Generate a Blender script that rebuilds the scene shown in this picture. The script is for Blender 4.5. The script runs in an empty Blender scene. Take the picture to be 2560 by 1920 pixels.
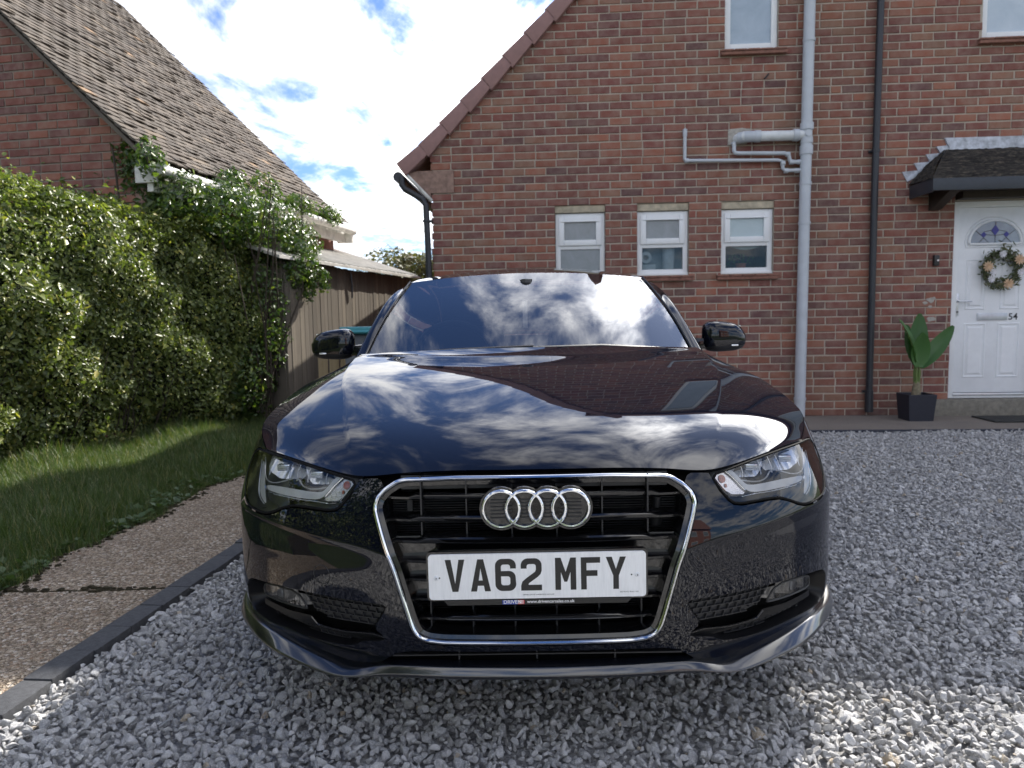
import bpy, bmesh, math, random
import numpy as np
from mathutils import Vector, Matrix
from mathutils.geometry import delaunay_2d_cdt

random.seed(7)
rng = np.random.default_rng(11)
scene = bpy.context.scene
R = math.radians

# ------------------------------------------------------------------ camera
PITCH, ROLL, CAM_H, F_PX = R(5.05), R(.95), 1.08, 710.
cam_d = bpy.data.cameras.new('camera')
cam = bpy.data.objects.new('camera', cam_d)
scene.collection.objects.link(cam)
cam_d.sensor_width = 36.0
cam_d.lens = F_PX / 1024 * 36.0
cam_d.clip_start, cam_d.clip_end = .05, 2000
cam_d.dof.use_dof = True
cam_d.dof.focus_distance = 1.80
cam_d.dof.aperture_fstop = 6.8
cam.location = (0, 0, CAM_H)
cam.rotation_euler = (Matrix.Rotation(R(90) - PITCH, 3, 'X') @ Matrix.Rotation(-ROLL, 3, 'Z')).to_euler()
scene.camera = cam

# ------------------------------------------------------------------ light
SUN_EL, SUN_AZ = R(38.5), R(32)          # azimuth measured from straight ahead towards the right
world = bpy.data.worlds.new('World')
scene.world = world
world.use_nodes = True
wn, wl = world.node_tree.nodes, world.node_tree.links
wn.clear()
w_out = wn.new('ShaderNodeOutputWorld')
w_bg = wn.new('ShaderNodeBackground'); w_bg.inputs['Strength'].default_value = .056
sky = wn.new('ShaderNodeTexSky'); sky.sky_type = 'NISHITA'; sky.sun_disc = False
sky.sun_elevation, sky.sun_rotation = SUN_EL, SUN_AZ
sky.air_density, sky.dust_density, sky.ozone_density = 1.0, .6, 2.5
tc = wn.new('ShaderNodeTexCoord')
sep = wn.new('ShaderNodeSeparateXYZ'); wl.new(tc.outputs['Generated'], sep.inputs[0])
def wmath(op, a, b=None, c=None):
    n = wn.new('ShaderNodeMath'); n.operation = op
    for i, v in enumerate((a, b, c)):
        if v is None: continue
        if isinstance(v, (int, float)): n.inputs[i].default_value = v
        else: wl.new(v, n.inputs[i])
    return n.outputs[0]
zz = wmath('MAXIMUM', wmath('ADD', sep.outputs['Z'], .10), .03)
cx = wmath('DIVIDE', sep.outputs['X'], zz); cyy = wmath('DIVIDE', sep.outputs['Y'], zz)
comb = wn.new('ShaderNodeCombineXYZ'); wl.new(cx, comb.inputs[0]); wl.new(cyy, comb.inputs[1])
def wmap(rot, sc, loc):
    m = wn.new('ShaderNodeMapping'); m.inputs['Rotation'].default_value = (0, 0, R(rot))
    m.inputs['Scale'].default_value = sc; m.inputs['Location'].default_value = loc
    wl.new(comb.outputs[0], m.inputs['Vector']); return m.outputs[0]
def wnoise(vec, scale, det, rough, dist=0., lac=2.1):
    n = wn.new('ShaderNodeTexNoise'); n.inputs['Scale'].default_value = scale
    n.inputs['Detail'].default_value = det; n.inputs['Roughness'].default_value = rough
    n.inputs['Distortion'].default_value = dist; n.inputs['Lacunarity'].default_value = lac
    wl.new(vec, n.inputs['Vector']); return n.outputs['Fac']
CLOUD_LOC = (22.5, 5.4, 0)
n1 = wnoise(wmap(25, (1.0, .6, 1), CLOUD_LOC), 1.15, 9, .58, .35)
n2 = wnoise(wmap(20, (1.0, .8, 1), (25.425, 6.193, 0)), .55, 3, .5)
n3 = wnoise(wmap(25, (1.0, .55, 1), (28.35, 6.986, 0)), 3.0, 8, .60, .5)
dens = wmath('ADD', wmath('MULTIPLY', n1, .46), wmath('ADD', wmath('MULTIPLY', n2, .30), wmath('MULTIPLY', n3, .36)))
ramp = wn.new('ShaderNodeMapRange'); ramp.interpolation_type = 'SMOOTHSTEP'
wl.new(dens, ramp.inputs['Value'])
ramp.inputs['From Min'].default_value = .508; ramp.inputs['From Max'].default_value = .640
# grey undersides where the cloud is thick
ramp2 = wn.new('ShaderNodeMapRange'); wl.new(dens, ramp2.inputs['Value'])
ramp2.inputs['From Min'].default_value = .58; ramp2.inputs['From Max'].default_value = .70
ramp2.inputs['To Min'].default_value = 1.0; ramp2.inputs['To Max'].default_value = .66
ccol = wn.new('ShaderNodeMix'); ccol.data_type = 'RGBA'; ccol.blend_type = 'MULTIPLY'; ccol.inputs['Factor'].default_value = 1
ccol.inputs['A'].default_value = (12.8, 12.65, 12.5, 1)
# clouds nearer the sun scatter more of its light forward
sdv = (math.sin(SUN_AZ) * math.cos(SUN_EL), math.cos(SUN_AZ) * math.cos(SUN_EL), math.sin(SUN_EL))
dotn = wn.new('ShaderNodeVectorMath'); dotn.operation = 'DOT_PRODUCT'; wl.new(tc.outputs['Generated'], dotn.inputs[0]); dotn.inputs[1].default_value = sdv
glow = wn.new('ShaderNodeMapRange'); glow.interpolation_type = 'SMOOTHSTEP'; wl.new(dotn.outputs['Value'], glow.inputs['Value'])
glow.inputs['From Min'].default_value = .55; glow.inputs['From Max'].default_value = 1.0; glow.inputs['To Min'].default_value = 1.0; glow.inputs['To Max'].default_value = 2.8
glow2 = wn.new('ShaderNodeMapRange'); glow2.interpolation_type = 'SMOOTHSTEP'; wl.new(dotn.outputs['Value'], glow2.inputs['Value'])
glow2.inputs['From Min'].default_value = .95; glow2.inputs['From Max'].default_value = 1.0; glow2.inputs['To Min'].default_value = 0.0; glow2.inputs['To Max'].default_value = 4.5
cbr = wmath('MULTIPLY', ramp2.outputs[0], wmath('ADD', glow.outputs[0], glow2.outputs[0]))
wl.new(cbr, ccol.inputs['B'])
wmix = wn.new('ShaderNodeMix'); wmix.data_type = 'RGBA'
wl.new(ramp.outputs[0], wmix.inputs['Factor'])
stint = wn.new('ShaderNodeMix'); stint.data_type = 'RGBA'; stint.blend_type = 'MULTIPLY'; stint.inputs['Factor'].default_value = 1; stint.inputs['B'].default_value = (.66, .82, 1.12, 1)
wl.new(sky.outputs[0], stint.inputs['A']); wl.new(stint.outputs['Result'], wmix.inputs['A']); wl.new(ccol.outputs['Result'], wmix.inputs['B'])
wl.new(wmix.outputs['Result'], w_bg.inputs['Color']); wl.new(w_bg.outputs[0], w_out.inputs['Surface'])

sun_d = bpy.data.lights.new('sun', 'SUN'); sun_d.energy = 3.3; sun_d.angle = R(.53); sun_d.color = (1., .95, .87)
sun = bpy.data.objects.new('sun', sun_d); scene.collection.objects.link(sun)
sdir = Vector((math.sin(SUN_AZ) * math.cos(SUN_EL), math.cos(SUN_AZ) * math.cos(SUN_EL), math.sin(SUN_EL)))
sun.rotation_euler = sdir.to_track_quat('Z', 'Y').to_euler()

vs = scene.view_settings
scene.display_settings.display_device = 'sRGB'
vs.view_transform = 'Standard'; vs.look = 'None'; vs.gamma = 1; vs.use_curve_mapping = False
vs.exposure = 1.50
scene.render.engine = 'CYCLES'
cyc = scene.cycles
cyc.use_denoising = True; cyc.max_bounces = 10; cyc.transparent_max_bounces = 12; cyc.glossy_bounces = 5
cyc.transmission_bounces = 8; cyc.sample_clamp_indirect = 8; cyc.blur_glossy = .4
cyc.caustics_reflective = False; cyc.caustics_refractive = False

# ------------------------------------------------------------------ materials
MAT = {}
class NT:
    def __init__(s, name):
        s.m = bpy.data.materials.new(name); s.m.use_nodes = True; MAT[name] = s.m
        s.t = s.m.node_tree; s.n = s.t.nodes; s.l = s.t.links
        s.b = s.n['Principled BSDF']; s.out = s.n['Material Output']
    def node(s, t, **k):
        n = s.n.new(t)
        for a, v in k.items(): setattr(n, a, v)
        return n
    def link(s, a, b): s.l.new(a, b)
    def put(s, sock, v):
        if hasattr(v, 'is_output'): s.l.new(v, sock)
        else: sock.default_value = v
    def coord(s, kind='Object', scale=(1, 1, 1), loc=(0, 0, 0)):
        c = s.node('ShaderNodeTexCoord'); m = s.node('ShaderNodeMapping')
        m.inputs['Scale'].default_value = scale; m.inputs['Location'].default_value = loc
        s.link(c.outputs[kind], m.inputs['Vector']); return m.outputs[0]
    def noise(s, vec, scale, det=4, rough=.55, dist=0):
        n = s.node('ShaderNodeTexNoise'); n.inputs['Scale'].default_value = scale; n.inputs['Detail'].default_value = det
        n.inputs['Roughness'].default_value = rough; n.inputs['Distortion'].default_value = dist
        s.link(vec, n.inputs['Vector']); return n.outputs['Fac']
    def math(s, op, a, b=0., clamp=False):
        n = s.node('ShaderNodeMath', operation=op); n.use_clamp = clamp
        s.put(n.inputs[0], a); s.put(n.inputs[1], b); return n.outputs[0]
    def ramp(s, fac, stops, interp='LINEAR'):
        n = s.node('ShaderNodeValToRGB'); n.color_ramp.interpolation = interp
        e = n.color_ramp.elements
        while len(e) < len(stops): e.new(.5)
        for i, (p, c) in enumerate(stops): e[i].position = p; e[i].color = (*c, 1) if len(c) == 3 else c
        s.link(fac, n.inputs[0]); return n.outputs['Color']
    def mix(s, fac, a, b, mode='MIX'):
        n = s.node('ShaderNodeMix', data_type='RGBA', blend_type=mode)
        s.put(n.inputs['Factor'], fac)
        for k, v in (('A', a), ('B', b)):
            if hasattr(v, 'is_output'): s.link(v, n.inputs[k])
            else: n.inputs[k].default_value = (*v, 1) if len(v) == 3 else v
        return n.outputs['Result']
    def rand(s):
        """a random number per object, per instance and per loose piece of one mesh"""
        o = s.node('ShaderNodeObjectInfo'); g = s.node('ShaderNodeNewGeometry')
        a = s.math('ADD', o.outputs['Random'], g.outputs['Random Per Island'])
        return s.math('FRACT', s.math('MULTIPLY', a, 7.31))
    def bump(s, h, strength=.3, dist=.01):
        n = s.node('ShaderNodeBump'); n.inputs['Strength'].default_value = strength; n.inputs['Distance'].default_value = dist
        s.link(h, n.inputs['Height']); s.link(n.outputs[0], s.b.inputs['Normal'])
    def set(s, **k):
        for a, v in k.items():
            nm = {'base': 'Base Color', 'rough': 'Roughness', 'metal': 'Metallic', 'coat': 'Coat Weight', 'coatr': 'Coat Roughness',
                  'spec': 'Specular IOR Level', 'trans': 'Transmission Weight', 'ior': 'IOR', 'alpha': 'Alpha'}[a]
            if isinstance(v, tuple) and len(v) == 3: v = (*v, 1)
            s.put(s.b.inputs[nm], v)
        return s

def simple(name, col, rough=.5, metal=0., var=.12, nscale=12., bump=0., **k):
    t = NT(name); c = t.coord('Object'); n = t.noise(c, nscale, 5, .6)
    lo = tuple(max(0, x * (1 - var)) for x in col); hi = tuple(min(1, x * (1 + var)) for x in col)
    t.set(base=t.ramp(n, [(.3, lo), (.7, hi)]), metal=metal, **k)
    r = t.node('ShaderNodeMapRange'); t.link(n, r.inputs['Value'])
    r.inputs['To Min'].default_value = max(.02, rough - .06); r.inputs['To Max'].default_value = min(1, rough + .06)
    t.set(rough=r.outputs[0])
    if bump: t.bump(t.noise(c, nscale * 4, 5, .6), bump, .004)
    return t

# car
t = NT('paint')
c = t.coord('Object'); dust = t.noise(c, 520, 3, .7); big = t.noise(c, 3.5, 3, .5)
dm = t.math('MULTIPLY', t.math('GREATER_THAN', dust, .715), t.math('MULTIPLY', big, .55))
t.set(base=t.mix(dm, (.0035, .0045, .0095), (.22, .21, .2)), rough=.5, coat=1.0, coatr=.012, spec=.0)
t.b.inputs['Coat IOR'].default_value = 1.52
t.bump(t.noise(c, 900, 2, .5), .012, .0006)
t = NT('paint_lip'); t.set(base=(.004, .005, .009), rough=.3, coat=1., coatr=.05, spec=.6); t.b.inputs['Coat IOR'].default_value = 1.7
t = NT('chrome'); t.set(base=(.82, .84, .86), metal=1., rough=.07)
c = t.coord('Object'); t.bump(t.noise(c, 60, 3), .03, .002)
simple('gloss_black', (.006, .006, .007), .14, nscale=40, coat=.6)
simple('satin_black', (.022, .022, .024), .45, nscale=60, bump=.1)
simple('matte_black', (.006, .006, .0065), .8, nscale=60, bump=.2, spec=.15)
simple('trim_dark', (.008, .008, .009), .30, nscale=60, spec=.22)
simple('dark_trim', (.045, .043, .042), .33, nscale=40)
simple('rubber', (.018, .018, .018), .8, nscale=80, bump=.3)
simple('alloy', (.55, .56, .58), .28, metal=1., nscale=30)
simple('radiator', (.03, .03, .032), .55, metal=.4, nscale=200)
simple('seat_fabric', (.035, .035, .038), .85, nscale=90, bump=.3)
simple('lamp_inner', (.11, .115, .115), .30, nscale=30)
simple('lamp_grey', (.84, .85, .86), .30, nscale=20, coat=.4)
simple('lamp_silver', (.92, .94, .96), .14, metal=.45, nscale=20)
simple('lamp_amber', (.50, .14, .09), .15, nscale=300, var=.5, coat=1.)
simple('lamp_clear', (.72, .70, .72), .18, metal=.7, nscale=400, var=.35)
simple('lamp_smoke', (.22, .22, .22), .25, metal=.6, nscale=300, var=.4)
simple('plate_black', (.012, .012, .012), .35, nscale=30)
t = NT('plate_white'); c = t.coord('Object', (1, 1, .12)); n = t.noise(c, 120, 6, .7)
t.set(base=t.ramp(n, [(.32, (.80, .81, .82)), (.6, (.90, .91, .92))]), rough=.32)
simple('print_blue', (.03, .06, .35), .4); simple('print_red', (.5, .03, .04), .4); simple('print_white', (.78, .78, .78), .4)
simple('screw_white', (.75, .77, .8), .3)

def glass(name, tint, refl=1.5, rough=0., body=0., bodycol=(.1, .1, .1)):
    t = NT(name); t.n.remove(t.b)
    tr = t.node('ShaderNodeBsdfTransparent'); tr.inputs[0].default_value = (*tint, 1)
    gl = t.node('ShaderNodeBsdfGlossy'); gl.inputs['Roughness'].default_value = rough; gl.inputs[0].default_value = (.97, .98, 1, 1)
    fr = t.node('ShaderNodeFresnel'); fr.inputs[0].default_value = refl
    mx = t.node('ShaderNodeMixShader'); t.link(fr.outputs[0], mx.inputs[0])
    src = tr.outputs[0]
    if body:
        df = t.node('ShaderNodeBsdfDiffuse'); df.inputs[0].default_value = (*bodycol, 1)
        m2 = t.node('ShaderNodeMixShader'); m2.inputs[0].default_value = body
        t.link(tr.outputs[0], m2.inputs[1]); t.link(df.outputs[0], m2.inputs[2]); src = m2.outputs[0]
    t.link(src, mx.inputs[1]); t.link(gl.outputs[0], mx.inputs[2]); t.link(mx.outputs[0], t.out.inputs[0])
glass('windscreen_glass', (.74, .84, .82), 2.1, 0)
glass('side_glass', (.50, .55, .55), 1.6, 0)
glass('lens_glass', (.93, .94, .95), 1.5, 0)
glass('fog_glass', (.75, .75, .75), 1.5, 0)
glass('pane_clear', (.80, .84, .86), 1.38, .0)

# house
def brick_mat(name, stops):
    t = NT(name); r = t.rand(); c = t.coord('Object')
    g = t.coord('Object', (60, 60, 60)); n = t.noise(g, 1.4, 6, .65); n2 = t.noise(c, 9, 4, .6)
    n0 = t.noise(c, .8, 3, .5)
    col = t.ramp(r, stops, 'CONSTANT')
    r2 = t.math('FRACT', t.math('MULTIPLY', r, 13.7))
    col = t.mix(1., col, t.ramp(r2, [(0, (.86, .86, .88)), (1, (1.14, 1.10, 1.06))]), 'MULTIPLY')
    col = t.mix(t.math('MULTIPLY', n, .50), col, (.13, .075, .066))
    col = t.mix(t.math('MULTIPLY', t.math('SUBTRACT', n2, .40, True), 1.3), col, (.38, .29, .235))
    st = t.noise(t.coord('Object', (1, 1, .16)), 2.6, 5, .6)
    sx = t.node('ShaderNodeSeparateXYZ'); t.link(t.coord('Object'), sx.inputs[0])
    damp = t.math('SUBTRACT', 1., t.math('MULTIPLY', t.math('ABSOLUTE', t.math('SUBTRACT', sx.outputs[0], 2.72)), 1.9), True)
    low = t.math('SUBTRACT', .55, sx.outputs[2], True)
    wet = t.math('ADD', t.math('MULTIPLY', t.math('SUBTRACT', st, .46, True), 1.8), t.math('ADD', t.math('MULTIPLY', damp, t.math('MULTIPLY', st, .75)), t.math('MULTIPLY', low, .35)), True)
    col = t.mix(t.math('MULTIPLY', wet, .62), col, (.145, .105, .070))
    t.set(base=col, rough=.88, spec=.25)
    t.bump(n, .6, .005)
brick_mat('brick_red', [(0, (.285, .105, .078)), (.14, (.235, .085, .072)), (.30, (.325, .125, .082)), (.42, (.195, .078, .072)),
                        (.55, (.265, .10, .075)), (.68, (.30, .15, .10)), (.78, (.36, .145, .095)), (.86, (.15, .075, .075)), (.93, (.25, .088, .070))])
brick_mat('brick_old', [(0, (.27, .095, .072)), (.2, (.22, .08, .068)), (.4, (.31, .115, .078)), (.55, (.175, .075, .07)), (.7, (.255, .09, .07)), (.85, (.34, .13, .085))])
def mortar(name, a, b):
    t = NT(name); c = t.coord('Object'); n = t.noise(c, 55, 6, .7); n2 = t.noise(c, 1.3, 4, .6)
    t.set(base=t.mix(n2, t.ramp(n, [(.3, a), (.7, b)]), tuple(x * .85 for x in a)), rough=.95, spec=.2); t.bump(n, .6, .005)
mortar('mortar', (.43, .36, .295), (.60, .52, .44)); mortar('mortar_dark', (.25, .215, .18), (.36, .31, .26))
simple('upvc', (.80, .81, .82), .30, var=.03, nscale=6)
simple('door_white', (.80, .81, .83), .35, var=.04, nscale=10, bump=.05)
simple('lintel_stone', (.45, .39, .29), .9, var=.3, nscale=14, bump=.4)
simple('tile_sill', (.24, .115, .085), .85, var=.3, nscale=20, bump=.3)
simple('verge_tile', (.29, .165, .15), .75, var=.10, nscale=14, bump=.15)
simple('kneeler_stone', (.27, .175, .14), .95, var=.35, nscale=20, bump=.6)
simple('pipe_grey', (.50, .53, .57), .42, var=.07, nscale=9, bump=.05)
simple('pipe_pale', (.66, .68, .69), .42, var=.10, nscale=12, bump=.05)
simple('pipe_black', (.022, .024, .030), .40, var=.15, nscale=20)
simple('fascia_dark', (.030, .037, .048), .45, var=.15, nscale=14)
simple('bracket_brown', (.05, .035, .028), .7, var=.2, nscale=20)
simple('render_patch', (.40, .37, .33), .95, var=.2, nscale=30, bump=.5)
simple('step_stone', (.20, .185, .155), .92, var=.25, nscale=24, bump=.5)
simple('key_safe', (.02, .02, .022), .4)
simple('silver', (.62, .64, .67), .3, metal=.8)
simple('letter_silver', (.52, .54, .58), .35, metal=.5)
simple('lead_came', (.10, .10, .11), .5, metal=.5)
simple('glass_blue', (.03, .04, .26), .3)
simple('lead_flash', (.48, .50, .55), .6, var=.4, nscale=18, bump=.5, metal=.2)
t = NT('felt_roof'); c = t.coord('Object', (6, 18, 30)); n = t.noise(c, 1.6, 7, .7, .8); t.set(base=t.ramp(n, [(.36, (.018, .017, .016)), (.52, (.055, .05, .045)), (.64, (.15, .125, .095))]), rough=.97, spec=.15); t.bump(n, 1., .03)
simple('moss_tan', (.24, .20, .13), .95, var=.4, nscale=26, bump=.8)
def pane(name, col, col2, scale, rough):
    t = NT(name); c = t.coord('Object'); n = t.noise(c, scale, 5, .65, .6)
    t.set(base=t.ramp(n, [(.3, col), (.7, col2)]), rough=rough, spec=.6, coat=.5, coatr=.12)
    t.bump(t.noise(c, 70, 3, .6, .5), .25, .004)
pane('pane_frosted', (.17, .19, .20), (.24, .26, .28), 6, .25)
pane('pane_obscure', (.30, .38, .46), (.40, .48, .56), 5, .3)
pane('pane_pale', (.36, .45, .48), (.44, .53, .56), 4, .25)
pane('pane_sky', (.42, .50, .58), (.55, .62, .68), 2, .2)
pane('fan_glass', (.20, .28, .36), (.30, .40, .48), 8, .12)
simple('room_dark', (.06, .065, .06), .9); simple('room_pale', (.50, .54, .55), .9); simple('towel_white', (.78, .80, .80), .9); simple('panel_teal', (.30, .44, .45), .8)
simple('terracotta', (.40, .14, .08), .8)
t = NT('roof_tile'); r = t.rand(); c = t.coord('Object'); n = t.noise(c, 26, 5, .65); n2 = t.noise(c, 1.6, 4, .6)
col = t.ramp(r, [(0, (.135, .112, .096)), (.25, (.10, .085, .075)), (.5, (.155, .127, .106)), (.7, (.12, .10, .086)), (.95, (.21, .165, .125)), (.988, (.36, .24, .15))], 'CONSTANT')
t.set(base=t.mix(t.math('MULTIPLY', n, .7), col, t.ramp(n2, [(.35, (.065, .058, .05)), (.65, (.16, .145, .118))])), rough=.95, spec=.2); t.bump(n, .7, .006)
simple('gutter_white', (.62, .61, .57), .6, var=.25, nscale=10, bump=.2)
simple('bargeboard', (.30, .29, .25), .85, var=.35, nscale=14, bump=.3)
t = NT('fence_board'); r = t.rand(); c = t.coord('Object', (22, 22, 1.2)); n = t.noise(c, 3, 6, .65)
col = t.ramp(r, [(0, (.21, .18, .145)), (.3, (.27, .235, .19)), (.6, (.16, .14, .115)), (.85, (.32, .275, .215))])
t.set(base=t.mix(n, col, (.10, .085, .068)), rough=.9, spec=.2); t.bump(n, .5, .004)
t = NT('new_timber'); c = t.coord('Object', (18, 18, 1.2)); n = t.noise(c, 3, 6, .65)
t.set(base=t.ramp(n, [(.3, (.28, .21, .12)), (.7, (.40, .31, .19))]), rough=.85); t.bump(n, .3, .003)
simple('shed_roof', (.52, .50, .46), .85, var=.22, nscale=5, bump=.4)
simple('bin_teal', (.04, .25, .29), .5); simple('bin_grey', (.13, .14, .16), .6)
# ground
t = NT('stone_chip'); r = t.rand(); oi = t.node('ShaderNodeObjectInfo'); cn = t.node('ShaderNodeTexCoord'); off = t.node('ShaderNodeVectorMath', operation='ADD')
cmb = t.node('ShaderNodeCombineXYZ'); t.link(t.math('MULTIPLY', oi.outputs['Random'], 57.), cmb.inputs[0]); t.link(t.math('MULTIPLY', oi.outputs['Random'], 131.), cmb.inputs[1])
t.link(cn.outputs['Object'], off.inputs[0]); t.link(cmb.outputs[0], off.inputs[1]); c = off.outputs[0]
n = t.noise(c, 2.2, 6, .72, .4); n2 = t.noise(c, 7., 4, .65); n3 = t.noise(c, 1.1, 5, .6, 2.2)
col = t.ramp(r, [(0, (.47, .465, .465)), (.16, (.57, .565, .56)), (.32, (.40, .40, .405)), (.46, (.63, .625, .615)), (.60, (.52, .51, .50)), (.74, (.70, .69, .68)), (.88, (.32, .32, .325)), (.985, (.56, .46, .33))], 'CONSTANT')
col = t.mix(t.math('MULTIPLY', t.math('SUBTRACT', n, .50, True), 3.6, True), col, (.78, .775, .765))
col = t.mix(t.math('MULTIPLY', t.math('SUBTRACT', n2, .56, True), 3.6, True), col, (.19, .188, .19))
vein = t.math('SUBTRACT', 1., t.math('MULTIPLY', t.math('ABSOLUTE', t.math('SUBTRACT', n3, .5)), 26.), True)
col = t.mix(t.math('MULTIPLY', vein, .55), col, (.86, .85, .84))
t.set(base=col, rough=.86, spec=.3); t.bump(n2, .55, .12)
t = NT('gravel_base'); c = t.coord('Object'); n = t.noise(c, 60, 5, .7); t.set(base=t.ramp(n, [(.35, (.20, .20, .20)), (.65, (.48, .475, .47))]), rough=.95); t.bump(n, 1., .02)
t = NT('concrete_path'); c = t.coord('Object'); n2 = t.noise(c, 1.5, 6, .65); n4 = t.noise(c, 7, 5, .65)
def vor(sc):
    v = t.node('ShaderNodeTexVoronoi'); v.inputs['Scale'].default_value = sc; t.link(c, v.inputs['Vector']); s_ = t.node('ShaderNodeSeparateColor'); t.link(v.outputs['Color'], s_.inputs[0]); return s_.outputs[0], v.outputs['Distance']
f1, d1 = vor(95); f2, d2 = vor(210)
pc = t.ramp(f1, [(0, (.10, .078, .058)), (.22, (.30, .235, .17)), (.45, (.42, .33, .24)), (.62, (.22, .18, .15)), (.75, (.62, .53, .42)), (.90, (.80, .74, .66)), (.96, (.36, .22, .14))], 'CONSTANT')
pc = t.mix(.42, pc, t.ramp(f2, [(0, (.13, .10, .075)), (.4, (.36, .28, .20)), (.8, (.66, .57, .46))], 'CONSTANT'))
pc = t.mix(t.math('MULTIPLY', t.math('SUBTRACT', n2, .40, True), 1.9, True), pc, (.17, .13, .095))
pc = t.mix(t.math('MULTIPLY', t.math('SUBTRACT', n4, .58, True), 2.2, True), pc, (.10, .085, .06))
t.set(base=pc, rough=.95, spec=.15); t.bump(t.math('ADD', d1, t.math('MULTIPLY', d2, .6)), .8, .012)
t = NT('apron_concrete'); c = t.coord('Object'); n = t.noise(c, 120, 5, .7); n2 = t.noise(c, 2.2, 4, .6)
t.set(base=t.mix(n2, t.ramp(n, [(.35, (.20, .175, .15)), (.65, (.34, .30, .26))]), (.17, .15, .13)), rough=.92, spec=.2); t.bump(n, .6, .005)
simple('kerb_block', (.060, .062, .068), .85, var=.35, nscale=60, bump=.5)
simple('edging', (.035, .04, .055), .8, var=.2, nscale=30)
t = NT('soil'); c = t.coord('Object'); n = t.noise(c, 40, 6, .7); t.set(base=t.ramp(n, [(.35, (.035, .03, .02)), (.65, (.075, .065, .04))]), rough=1., spec=.1); t.bump(n, 1., .02)
t = NT('land'); c = t.coord('Object'); n = t.noise(c, .9, 6, .7); t.set(base=t.ramp(n, [(.35, (.045, .065, .02)), (.65, (.08, .10, .035))]), rough=1., spec=.1)
t = NT('asphalt'); c = t.coord('Object'); n = t.noise(c, 90, 5, .7); t.set(base=t.ramp(n, [(.3, (.04, .04, .042)), (.7, (.075, .075, .078))]), rough=.9); t.bump(n, .5, .006)
def leaf(name, stops, rough=.35, trans=.25):
    t = NT(name); r = t.rand(); col = t.ramp(r, stops)
    t.set(base=col, rough=rough, spec=.5)
    tl = t.node('ShaderNodeBsdfTranslucent'); mx = t.node('ShaderNodeMixShader'); mx.inputs[0].default_value = trans
    t.link(t.mix(1., col, (1.3, 1.5, .5), 'MULTIPLY'), tl.inputs[0])
    t.link(t.b.outputs[0], mx.inputs[1]); t.link(tl.outputs[0], mx.inputs[2]); t.link(mx.outputs[0], t.out.inputs[0])
leaf('hedge_leaf', [(0, (.075, .110, .030)), (.3, (.125, .160, .045)), (.65, (.185, .220, .068)), (.92, (.25, .275, .09)), (1, (.42, .37, .09))], .34, .34)
leaf('climber_leaf', [(0, (.035, .07, .018)), (.5, (.07, .12, .028)), (.9, (.12, .165, .04)), (1, (.20, .22, .07))], .32, .3)
leaf('grass_blade', [(0, (.048, .088, .023)), (.5, (.076, .122, .034)), (.80, (.105, .15, .048)), (.9, (.20, .19, .09)), (1, (.36, .31, .17))], .5, .3)
leaf('weed_leaf', [(0, (.05, .09, .03)), (1, (.10, .15, .06))], .5, .25)
leaf('plant_leaf', [(0, (.045, .12, .035)), (1, (.085, .19, .055))], .42, .2)
leaf('tree_leaf', [(0, (.03, .055, .015)), (1, (.08, .11, .03))], .5, .25)
leaf('dry_shrub', [(0, (.08, .09, .03)), (.6, (.14, .145, .045)), (1, (.20, .17, .08))], .6, .2)
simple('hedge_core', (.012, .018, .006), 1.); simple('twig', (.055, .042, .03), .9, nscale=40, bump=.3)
simple('pot_navy', (.020, .022, .034), .5, var=.15, nscale=30); simple('trunk_pale', (.20, .17, .11), .9, var=.3, nscale=40, bump=.5); simple('stem_green', (.10, .15, .035), .6, var=.3)
simple('mat_dark', (.030, .031, .030), .95, var=.5, nscale=60, bump=.6)
simple('petal_peach', (.66, .46, .30), .7, var=.15); simple('petal_white', (.72, .70, .72), .7, var=.08)
leaf('wreath_leaf', [(0, (.045, .06, .03)), (.5, (.09, .11, .05)), (1, (.16, .15, .08))], .6, .15)

# ------------------------------------------------------------------ helpers
COL = scene.collection
def tag(o, label=None, cat=None, group=None, kind=None):
    if label: o['label'] = label
    if cat: o['category'] = cat
    if group: o['group'] = group
    if kind: o['kind'] = kind
    return o
def empty(name, loc=(0, 0, 0), rz=0.):
    o = bpy.data.objects.new(name, None); COL.objects.link(o); o.location = loc; o.rotation_euler = (0, 0, rz)
    o.empty_display_size = .2; return o
def mk(name, me, mat, parent=None):
    if mat:
        me.materials.clear()
        for m in (mat if isinstance(mat, (list, tuple)) else [mat]): me.materials.append(MAT[m])
    o = bpy.data.objects.new(name, me); COL.objects.link(o); o.parent = parent; return o
def mesh(name, verts, faces, mat, parent=None, smooth=False, normals=None):
    me = bpy.data.meshes.new(name)
    me.from_pydata([tuple(map(float, v)) for v in verts], [], [tuple(int(i) for i in f) for f in faces]); me.update()
    if smooth: me.polygons.foreach_set('use_smooth', [True] * len(me.polygons))
    if normals is not None: me.normals_split_custom_set_from_vertices([tuple(map(float, n)) for n in normals])
    return mk(name, me, mat, parent)
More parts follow.
